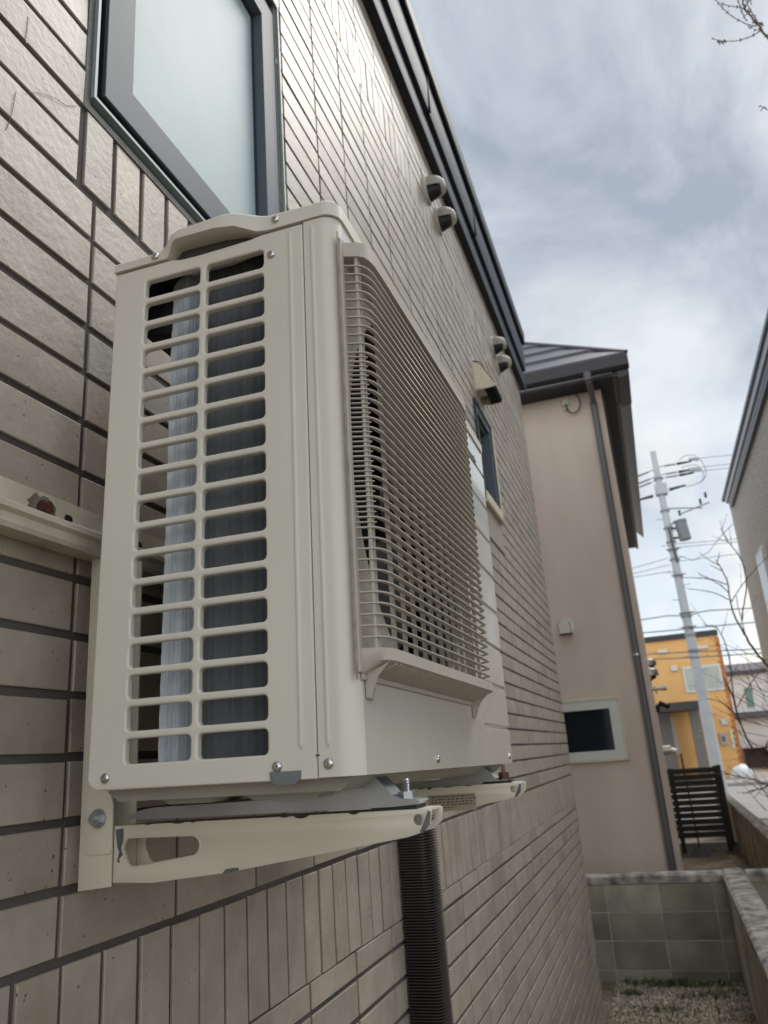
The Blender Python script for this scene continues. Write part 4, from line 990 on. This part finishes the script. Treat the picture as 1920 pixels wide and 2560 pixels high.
for (x_, z_, a, b, nm) in ((1.66, 4.76, .14, .12, 'lamp'), (1.30, 5.55, .22, .08, 'vent'), (3.0, 5.56, .22, .08, 'vent'), (3.28, 2.32, .13, .13, 'vent'), (2.72, 2.72, .09, .09, 'lamp')):
    bm = bmesh.new(); box(bm, x_ - a, 36.86, z_ - b, x_ + a, 36.99, z_ + b, .02); oo(nm, bm, mat('white_frame', (.68, .68, .66), .4), oh)
bm = bmesh.new(); box(bm, 2.98, 36.86, 1.36, 3.26, 36.99, 1.86, .02); mt = oo('meter_box', bm, mat('meter_cream', (.45, .42, .38), .5), oh)
bm = bmesh.new(); box(bm, 3.06, 36.845, 1.52, 3.18, 36.859, 1.74); oo('dial', bm, mat('dial_grey', (.12, .12, .13), .3), mt)
bm = bmesh.new(); box(bm, 3.40, 36.93, 1.2, 3.53, 36.99, 1.98, .01); oo('panel', bm, mat('pale_panel', (.62, .66, .52), .4), oh)
# white house beyond
wh2 = thing('white_house', 'white sided house with dark grey roof bands right of the orange house', 'house', (5, 46, 0))
TW = Matrix.Translation((-5, -46, 0))
def ow_(name, bm, m_, parent): bm.transform(TW); return obj(name, bm, m_, parent)
M_ws = mat('white_siding', (.80, .82, .86), .7, var=.02, vscale=3, streak=(.2, 1, 12))
bm = bmesh.new(); box(bm, 4.4, 46, 2.85, 12, 54, 4.85); box(bm, 4.55, 45.5, 1.05, 12, 54.2, 2.55); ow_('wall', bm, M_ws, wh2)
M_gr = mat('grey_roof_band', (.10, .095, .11), .7)
bm = bmesh.new(); prism(bm, [(45.7, 4.80), (45.7, 5.0), (48, 5.55), (54, 5.55), (54, 4.80)], 'x', 4.25, 12.2); ow_('roof', bm, M_gr, wh2)
bm = bmesh.new(); prism(bm, [(45.0, 2.50), (45.0, 2.60), (46.3, 2.95), (46.3, 2.50)], 'x', 4.45, 12.2); ow_('porch_roof', bm, M_gr, wh2)
bm = bmesh.new(); box(bm, 4.6, 46.2, -.1, 12, 54, 1.05); ow_('ground_storey', bm, mat('dark_masonry', (.12, .10, .095), .8, var=.3, vscale=2), wh2)
bm = bmesh.new(); box(bm, 5.2, 45.93, 3.1, 5.56, 46.0, 4.1); w3 = ow_('window', bm, mat('olive_frame', (.30, .33, .27), .5), wh2)
bm = bmesh.new(); box(bm, 5.25, 45.92, 3.15, 5.51, 45.929, 4.05); ow_('pane', bm, mat('teal_glass', (.12, .30, .30), .2), w3)
# pile of snow and parked car beyond the road
bm = bmesh.new(); r_ = random.Random(6)
for i in range(12):
    vs = bmesh.ops.create_icosphere(bm, subdivisions=2, radius=r_.uniform(.16, .30))['verts']; off = Vector((r_.uniform(-.35, .35), r_.uniform(-.2, .2), r_.uniform(.02, .34)))
    for v in vs: v.co += off
sp = obj('snow_heap', bm, mat('old_snow', (.75, .76, .78), .7, var=.05), None, 60); sp.location = (3.35, 35.0, .05); tag(sp, 'small white snow heap before the orange house', 'snow heap')
car = thing('parked_car', 'black car parked before the white house, half hidden by red twigs', 'car', (6.3, 40.5, .05))
M_carp = mat('car_black', (.012, .012, .015), .15, coat=1); M_glz = mat('car_glass', (.03, .035, .04), .05); M_tyre = mat('tyre', (.02, .02, .02), .8)
bm = bmesh.new(); prism(bm, [(-.9, .25), (.9, .25), (.92, .75), (.80, .95), (.66, 1.40), (-.66, 1.40), (-.80, .95), (-.92, .75)], 'y', 0, 3.9)
bmesh.ops.bevel(bm, geom=bm.edges[:], offset=.06, segments=2, affect='EDGES'); obj('body', bm, M_carp, car, 40)
bm = bmesh.new(); prism(bm, [(-.72, .98), (.72, .98), (.62, 1.33), (-.62, 1.33)], 'y', -.01, -.002); obj('windscreen', bm, M_glz, car)
for x_ in (-.68, .68):
    bm = bmesh.new(); box(bm, x_ - .16, -.03, .62, x_ + .16, .0, .78, .02); obj('headlight', bm, M_st, car)
    for y_ in (.7, 3.1):
        bm = bmesh.new(); cyl(bm, (x_ - .1, y_, .3), (x_ + .2 * (1 if x_ > 0 else -1), y_, .3), .31, n=20); obj('wheel', bm, M_tyre, car)

# ------------------------------------------------------------------ utility pole
pole = thing('utility_pole', 'tall grey concrete utility pole with insulators and a transformer drum', 'utility pole', (1.972, 24, 0))
TP = Matrix.Translation((-1.972, -24, 0))
def pp(name, bm, m_, parent, sm=40): bm.transform(TP); return obj(name, bm, m_, parent, sm)
def pxz(z_): return 1.846 + (10.46 - z_) * .0120
M_conc = mat('pole_concrete', (.50, .53, .56), .8, var=.10, vscale=2.2); M_dk = mat('dark_hardware', (.05, .055, .065), .5); M_gh = mat('grey_hardware', (.24, .26, .28), .5)
bm = bmesh.new(); cyl(bm, (1.972, 24, 0), (1.846, 24, 10.46), .172, .085, 20); pp('shaft', bm, M_conc, pole)
bm = bmesh.new()
for z_ in (9.52, 9.28, 8.98, 8.45, 7.9, 7.45, 7.2, 6.9, 6.4, 5.25, 5.15, 4.83, 4.6, 4.15):
    b_ = bmesh.new(); cyl(b_, (pxz(z_), 24, z_), (pxz(z_), 24, z_ + .05), .135 + .005 * (10 - z_), n=16)
    if z_ in (5.25, 4.83, 6.4, 7.2): box(b_, pxz(z_) - .2, 23.80, z_ + .01, pxz(z_) + .22, 23.86, z_ + .04)
    pp('band', b_, M_gh, pole)
z_ = 8.2
while z_ > 1.8:
    s_ = 1 if int(z_ * 2.2) % 2 else -1
    b_ = bmesh.new(); cyl(b_, (pxz(z_), 23.95, z_), (pxz(z_) + s_ * .30, 23.9, z_ + .02), .010, n=6); pp('step', b_, M_gh, pole); z_ -= .42
bm = bmesh.new(); box(bm, 1.70, 23.85, 9.0, 2.06, 24.15, 9.36, .03); pp('switch_box', bm, M_conc, pole)
bm = bmesh.new(); cyl(bm, (2.30, 23.95, 7.48), (2.25, 23.95, 8.04), .175, n=24); cyl(bm, (2.25, 23.95, 8.04), (2.245, 23.95, 8.10), .19, n=24)
tr_ = pp('transformer', bm, mat('transformer_grey', (.20, .22, .24), .5, var=.06), pole)
bm = bmesh.new(); tube(bm, [(1.9, 24, 7.95), (2.1, 24, 8.12), (2.42, 24, 8.08)], .022, 8); box(bm, 1.95, 23.9, 7.55, 2.12, 24.0, 7.60); box(bm, 1.95, 23.9, 7.85, 2.12, 24.0, 7.90); tube(bm, [(1.88, 23.84, 7.9), (1.9, 23.82, 7.3), (1.95, 23.82, 6.8)], .03, 8); pp('transformer_mount', bm, M_dk, pole)
bm = bmesh.new(); tube(bm, [(1.9, 24, 8.55), (2.3, 24, 8.50), (2.95, 24, 8.40)], .022, 8); tube(bm, [(2.25, 23.6, 8.20), (3.2, 24.3, 8.62)], .024, 8)
pp('crossarm', bm, M_gh, pole)
bm = bmesh.new()
for (x_, z_) in ((2.27, 8.24), (2.92, 8.5), (3.10, 8.68)):
    for i in range(4): cyl(bm, (x_, 23.9, z_ + i * .045), (x_, 23.9, z_ + .03 + i * .045), .045, .03, n=10)
for (zz_, sg) in ((9.93, 1), (9.66, 1), (9.55, 1), (9.86, -1), (9.62, -1), (9.50, -1)):
    x0_ = pxz(zz_) + sg * .08; dzz = (.0 if sg > 0 else -.24)
    tube(bm, [(x0_, 24, zz_), (x0_ + sg * .62, 24, zz_ + dzz * .6)], .012, 6)
    for i in range(6): a_ = .18 + i * .055; cyl(bm, (x0_ + sg * a_, 24, zz_ + dzz * a_), (x0_ + sg * (a_ + .03), 24, zz_ + dzz * (a_ + .03)), .032, n=8)
    cyl(bm, (x0_ + sg * .55, 24, zz_ + dzz * .55), (x0_ + sg * .98, 24, zz_ + dzz * .8), .05, .025, n=8)
for sg in (1, -1): cyl(bm, (pxz(9.1) + sg * .25, 24, 9.12 + (.02 if sg > 0 else -.10)), (pxz(9.1) + sg * .75, 24, 9.18 + (.02 if sg > 0 else -.22)), .055, .03, n=10)
pp('insulator', bm, M_dk, pole)
for i, (zz_, sg) in enumerate(((9.93, 1), (9.66, 1), (9.86, -1))):
    x0_ = pxz(zz_)
    if sg > 0: pts = [(x0_ + .75, 24, 9.14), (x0_ + 1.25, 24, 9.2), (x0_ + 1.45 - .1 * i, 24, 9.5), (x0_ + 1.3 - .1 * i, 24, zz_ + .15), (x0_ + .95, 24, zz_ + .25 - .1 * i), (x0_ + .72, 24, zz_ + .12)]
    else: pts = [(x0_ - .62, 24, 9.8), (x0_ - .62, 24, 10.0), (x0_ - .85, 24, 10.0), (x0_ - 1.15, 24, 9.7)]
    bm = bmesh.new()
    # smooth the loop
    for _ in range(3):
        np_ = [Vector(pts[0])]
        for a, b in zip(pts, pts[1:]): a, b = Vector(a), Vector(b); np_ += [a * .75 + b * .25, a * .25 + b * .75]
        np_.append(Vector(pts[-1])); pts = np_
    tube(bm, pts, .012, 6); pp('jumper_wire', bm, M_gh, pole)
bm = bmesh.new()
M_slv = mat('sleeve_pale', (.55, .58, .62), .4)
for k in (0, 1):
    bm = bmesh.new(); cyl(bm, (2.84 - .02 * k, 24, 10.02 - .36 * k), (3.13, 24, 9.98 - .34 * k), .05, .075, n=12); pp('wire_sleeve', bm, M_slv, pole)
    bm = bmesh.new(); cyl(bm, (1.12, 24, 9.98 - .25 * k), (.8, 24, 9.76 - .25 * k), .06, .09, n=12); pp('wire_sleeve', bm, M_slv, pole)
M_wire = mat('wire_grey', (.16, .18, .21), .6)
wires = [([(2.86, 9.96), (4.2, 9.86), (14, 9.6)], 'topmost cable right of the utility pole'), ([(2.75, 9.68), (4.0, 9.58), (14, 9.2)], 'second cable from the top right of the pole'),
 ([(2.72, 9.55), (4.0, 9.46), (14, 9.05)], 'third cable from the top right of the pole'), ([(.8, 9.74), (-2, 9.3), (-12, 9.1)], 'topmost cable left of the utility pole'),
 ([(1.99, 7.37), (3.6, 7.26), (14, 6.9)], 'upper thin line beside the transformer'), ([(1.99, 7.26), (3.6, 7.17), (14, 6.75)], 'lower thin line beside the transformer'),
 ([(1.95, 6.83), (3.6, 6.81), (14, 6.7)], 'single line just under the transformer'), ([(2.0, 7.0), (2.4, 6.8), (2.86, 6.98), (3.28, 7.41), (3.9, 7.9)], 'sagging service drop right of the pole'),
 ([(1.70, 6.97), (.64, 6.81), (-3, 6.5)], 'upper of three lines left of the pole'), ([(1.71, 6.76), (.64, 6.64), (-3, 6.4)], 'middle of three lines left of the pole'), ([(1.73, 6.56), (.65, 6.53), (-3, 6.3)], 'lowest of three lines left of the pole'),
 ([(2.0, 5.18), (2.25, 5.24), (2.54, 5.26), (3.7, 5.18), (14, 4.9)], 'wavy bundled cable right of the pole'), ([(1.78, 5.2), (1.4, 5.25), (.6, 5.22), (-6, 5.1)], 'wavy bundled cable left of the pole'),
 ([(1.77, 4.80), (.6, 4.83), (-6, 4.7)], 'bundled cable left of the pole below the wavy one'), ([(1.93, 4.81), (3.7, 4.77), (14, 4.5)], 'bundled cable right of the pole below the wavy one'),
 ([(-4, 4.35), (.85, 4.19), (2.0, 4.12), (3.5, 4.02), (14, 3.6)], 'cable crossing the orange house under its roof'), ([(-4, 4.2), (.82, 4.03), (2.0, 3.96), (3.5, 3.9), (14, 3.5)], 'cable crossing the orange house above its window')]
for pts, lb in wires:
    bm = bmesh.new(); x0_ = pts[0][0]; tube(bm, [(x - x0_, 0, z_) for x, z_ in pts], .017 if 'bundled' in lb or 'crossing' in lb else .009, 6)
    o_ = obj('overhead_cable', bm, M_wire); o_.location = (x0_, 23.86, 0); tag(o_, lb, 'cable', 'overhead street cables')

# ------------------------------------------------------------------ bare shrub and the tree at the upper right
SHRUB = {"S1": [[1.806, 2.266], [1.773, 2.372], [1.662, 2.553], [1.621, 2.7], [1.591, 2.781], [1.553, 2.924], [1.55, 3.049], [1.562, 3.238], [1.539, 3.401], [1.49, 3.506]], "tA": [[1.548, 3.155], [1.473, 3.259], [1.383, 3.324], [1.293, 3.397]], "tB": [[1.547, 3.071], [1.397, 3.188], [1.178, 3.253]], "tC": [[1.554, 3.231], [1.414, 3.324], [1.135, 3.372]], "tD": [[1.558, 3.048], [1.758, 3.283], [1.987, 3.463]], "S2": [[1.624, 2.699], [1.624, 2.852], [1.618, 3.019], [1.631, 3.123]], "S3": [[1.624, 2.852], [1.66, 2.976], [1.745, 3.213], [1.751, 3.404], [1.716, 3.561], [1.616, 3.761], [1.613, 3.85]], "S4": [[1.632, 1.329], [1.578, 1.415], [1.471, 1.589], [1.409, 1.831], [1.392, 2.075], [1.373, 2.226], [1.334, 2.318]], "S5": [[1.409, 1.831], [1.34, 2.002], [1.242, 2.079], [1.142, 2.108]], "S6": [[1.403, 1.912], [1.401, 2.171], [1.433, 2.388], [1.43, 2.671], [1.375, 2.841], [1.272, 2.853]], "S7": [[1.414, 1.995], [1.529, 2.159], [1.657, 2.297]], "S8": [[1.61, 1.22], [1.545, 1.253], [1.383, 1.326], [1.236, 1.362], [1.136, 1.416]], "S9": [[1.543, 1.242], [1.478, 1.22], [1.361, 1.209]]}
def smooth_path(P, it=2):
    P = [Vector(p) for p in P]
    for _ in range(it):
        Q = [P[0]]
        for a, b in zip(P, P[1:]): Q += [a * .75 + b * .25, a * .25 + b * .75]
        Q.append(P[-1]); P = Q
    return P
rb = random.Random(21)
def grow(bm, P, r0, r1, buds=True, side=0, budr=.0045, gap=.05):
    n_ = len(P); rs = [r0 + (r1 - r0) * i / (n_ - 1) for i in range(n_)]
    for i in range(1, n_ - 1): P[i] = P[i] + Vector((rb.uniform(-1, 1), rb.uniform(-1, 1), rb.uniform(-1, 1))) * r0 * .35
    tube(bm, P, rs, 6)
    acc = 0
    for i in range(1, n_):
        acc += (P[i] - P[i - 1]).length
        if buds and acc > gap:
            acc = 0; t_ = (P[i] - P[i - 1]).normalized(); s_ = t_.orthogonal(); s_ = Matrix.Rotation(rb.uniform(0, 6.28), 3, t_) @ s_
            for sg in ((1, -1) if rb.random() < .6 else (1,)):
                a = P[i]; b = a + (s_ * sg * .8 + t_ * .9).normalized() * budr * 3.2
                cyl(bm, a, a * .4 + b * .6, budr * .45, budr * .75, 6); cyl(bm, a * .4 + b * .6, b, budr * .75, budr * .1, 6)
    for _ in range(side):
        i = rb.randrange(max(1, n_ // 3), n_); t_ = (P[i] - P[i - 1]).normalized(); s_ = Matrix.Rotation(rb.uniform(0, 6.28), 3, t_) @ t_.orthogonal()
        L_ = rb.uniform(.08, .25) * (1 if r0 < .02 else 1.4); d_ = (t_ * .9 + s_ * rb.uniform(.4, .8)).normalized()
        grow(bm, [P[i], P[i] + d_ * L_ * .5 + Vector((0, 0, .01)), P[i] + d_ * L_ + Vector((0, 0, L_ * .2))], r0 * .4, r0 * .18, True, 0, budr * .8, gap * .8)
def yv(k, z_): return 8.0
sh = thing('bare_shrub', 'leafless reddish shrub with thin twigs beside the grey house', 'shrub', (2.1, 8.1, 0))
TS = Matrix.Translation((-2.1, -8.1, 0))
M_bark = mat('shrub_bark', (.12, .085, .065), .8, var=.3, vscale=30); M_red = mat('red_twig', (.19, .055, .05), .6, var=.25, vscale=20)
bm = bmesh.new()
def jit(P, a=.12):
    k1, k2 = rb.uniform(-a, a), rb.uniform(-a, a); n_ = len(P)
    return smooth_path([(x, 8.0 + k1 * i / n_ + k2 * (i / n_) ** 2, z_) for i, (x, z_) in enumerate(P)])
tube(bm, [(2.1, 8.1, 0), (2.06, 8.05, .6), (2.0, 8.0, 1.4), (1.93, 8.0, 1.95), (1.806, 8.0, 2.266)], [.035, .03, .026, .02, .015], 8)
tube(bm, [(2.1, 8.1, .1), (1.9, 8.0, .75), (1.75, 8.0, 1.15), (1.632, 8.0, 1.329)], [.028, .022, .016, .013], 8)
grow(bm, jit(SHRUB['S1'], .05), .014, .004, True, 3); grow(bm, jit(SHRUB['S4'], .05), .013, .004, True, 5)
for k in ('S3', 'S6'): grow(bm, jit(SHRUB[k]), .008, .003, True, 5)
for k in ('tA', 'tB', 'tC', 'tD', 'S2', 'S5', 'S7'): grow(bm, jit(SHRUB[k]), .0055, .003, True, 1)
bm.transform(TS); obj('branch', bm, M_bark, sh, 60)
bm = bmesh.new()
for k in ('S8', 'S9'): grow(bm, jit(SHRUB[k]), .009, .003, True, 4)
for i in range(26):
    a = Vector((rb.uniform(1.45, 1.9), 8 + rb.uniform(-.3, .3), rb.uniform(.95, 2.3))); an = rb.uniform(1.6, 3.0); L_ = rb.uniform(.15, .45)
    grow(bm, [a, a + Vector((math.cos(an) * L_ * .5, rb.uniform(-.05, .05), math.sin(an) * L_ * .4 + .02)), a + Vector((math.cos(an) * L_, rb.uniform(-.1, .1), math.sin(an) * L_ + .04))], .0045, .002, True, 1)
grow(bm, [Vector((1.62, 8, 1.25)), Vector((1.75, 8, 1.5)), Vector((1.9, 8, 1.9))], .008, .006, True, 6)
for i in range(9):
    z_ = 1.3 + i * .11; grow(bm, [Vector((1.95, 8.1, z_ + .2)), Vector((1.75, 8.0, z_ + .25)), Vector((1.5 - rb.uniform(0, .12), 7.9, z_ + rb.uniform(.3, .5)))], .005, .002, True, 2)
bm.transform(TS); obj('branch', bm, M_red, sh, 60)
TWIG = {"M": [[2.026, 5.616], [1.977, 5.816], [1.947, 5.921], [1.923, 6.007], [1.897, 6.086], [1.896, 6.163], [1.903, 6.261]], "a": [[1.951, 5.885], [1.882, 5.859], [1.805, 5.859], [1.745, 5.882], [1.706, 5.903], [1.671, 5.939]], "b": [[1.935, 5.925], [1.885, 5.965], [1.829, 6.045], [1.782, 6.139], [1.756, 6.229], [1.743, 6.303]], "c": [[1.893, 6.09], [1.872, 6.114], [1.814, 6.15], [1.772, 6.19]], "d": [[1.89, 5.989], [1.874, 6.089], [1.878, 6.171], [1.881, 6.272]], "e": [[1.956, 5.909], [1.937, 6.017], [1.916, 6.153], [1.909, 6.293]], "f": [[1.95, 5.22], [1.871, 5.294], [1.855, 5.321], [1.838, 5.349]], "g": [[1.855, 5.321], [1.829, 5.304]]}
tree = thing('cherry_tree', 'bare tree reaching budding twigs into the sky from the right', 'tree', (2.35, 3.8, 0))
TT = Matrix.Translation((-2.35, -3.8, 0))
bm = bmesh.new(); tube(bm, [(2.35, 3.8, 0), (2.38, 3.8, 1.5), (2.32, 3.75, 3.0), (2.36, 3.7, 4.2), (2.25, 3.65, 5.0)], [.10, .085, .07, .05, .03], 10); bm.transform(TT); obj('trunk', bm, M_bark, tree, 60)
bm = bmesh.new()
def tj(P, a=.05):
    k1 = rb.uniform(-a, a); n_ = len(P); return smooth_path([(x, 3.6 + k1 * i / n_, z_) for i, (x, z_) in enumerate(P)])
tube(bm, [(2.25, 3.65, 5.0), (2.12, 3.62, 5.35), (2.026, 3.6, 5.616)], [.03, .018, .010], 8)
tube(bm, [(2.25, 3.65, 4.95), (2.08, 3.62, 5.10), (1.95, 3.6, 5.22)], [.016, .008, .005], 8)
grow(bm, tj(TWIG['M'], 0), .0085, .004, True, 2, .006, .04)
for k in ('a', 'b', 'c', 'd', 'e', 'f', 'g'): grow(bm, tj(TWIG[k], .02), .0035, .002, True, 0, .0045, .035)
for i in range(10):
    a = Vector((2.3, 3.7, rb.uniform(3.2, 5.0))); an = rb.uniform(.2, 1.2); grow(bm, [a, a + Vector((math.cos(an) * .4, .2, .4)), a + Vector((math.cos(an) * .9, .4, 1.0))], .012, .004, True, 3)
bm.transform(TT); obj('branch', bm, M_bark, tree, 60)
# small clusters of swollen buds
bm = bmesh.new(); M_leaf = mat('bud_green', (.10, .11, .05), .6, col2=(.16, .09, .06), vscale=30)
for (x_, z_) in ((1.708, 5.90), (1.735, 5.885), (1.90, 5.93), (1.925, 5.96), (1.915, 6.05), (1.955, 5.90), (1.935, 6.13), (1.97, 5.93), (1.90, 6.10), (1.93, 5.90)):
    for k in range(6):
        d_ = Vector((rb.uniform(-1, 1), rb.uniform(-1, 1), rb.uniform(-.6, 1))).normalized(); c_ = Vector((x_ + rb.uniform(-.008, .008), 3.6, z_ + rb.uniform(-.008, .008)))
        cyl(bm, c_, c_ + d_ * .010, .002, .0042, 6); cyl(bm, c_ + d_ * .010, c_ + d_ * .019, .0042, .0004, 6)
bm.transform(TT); obj('bud', bm, M_leaf, tree, 60)

if win.users == 0: bpy.data.objects.remove(win)
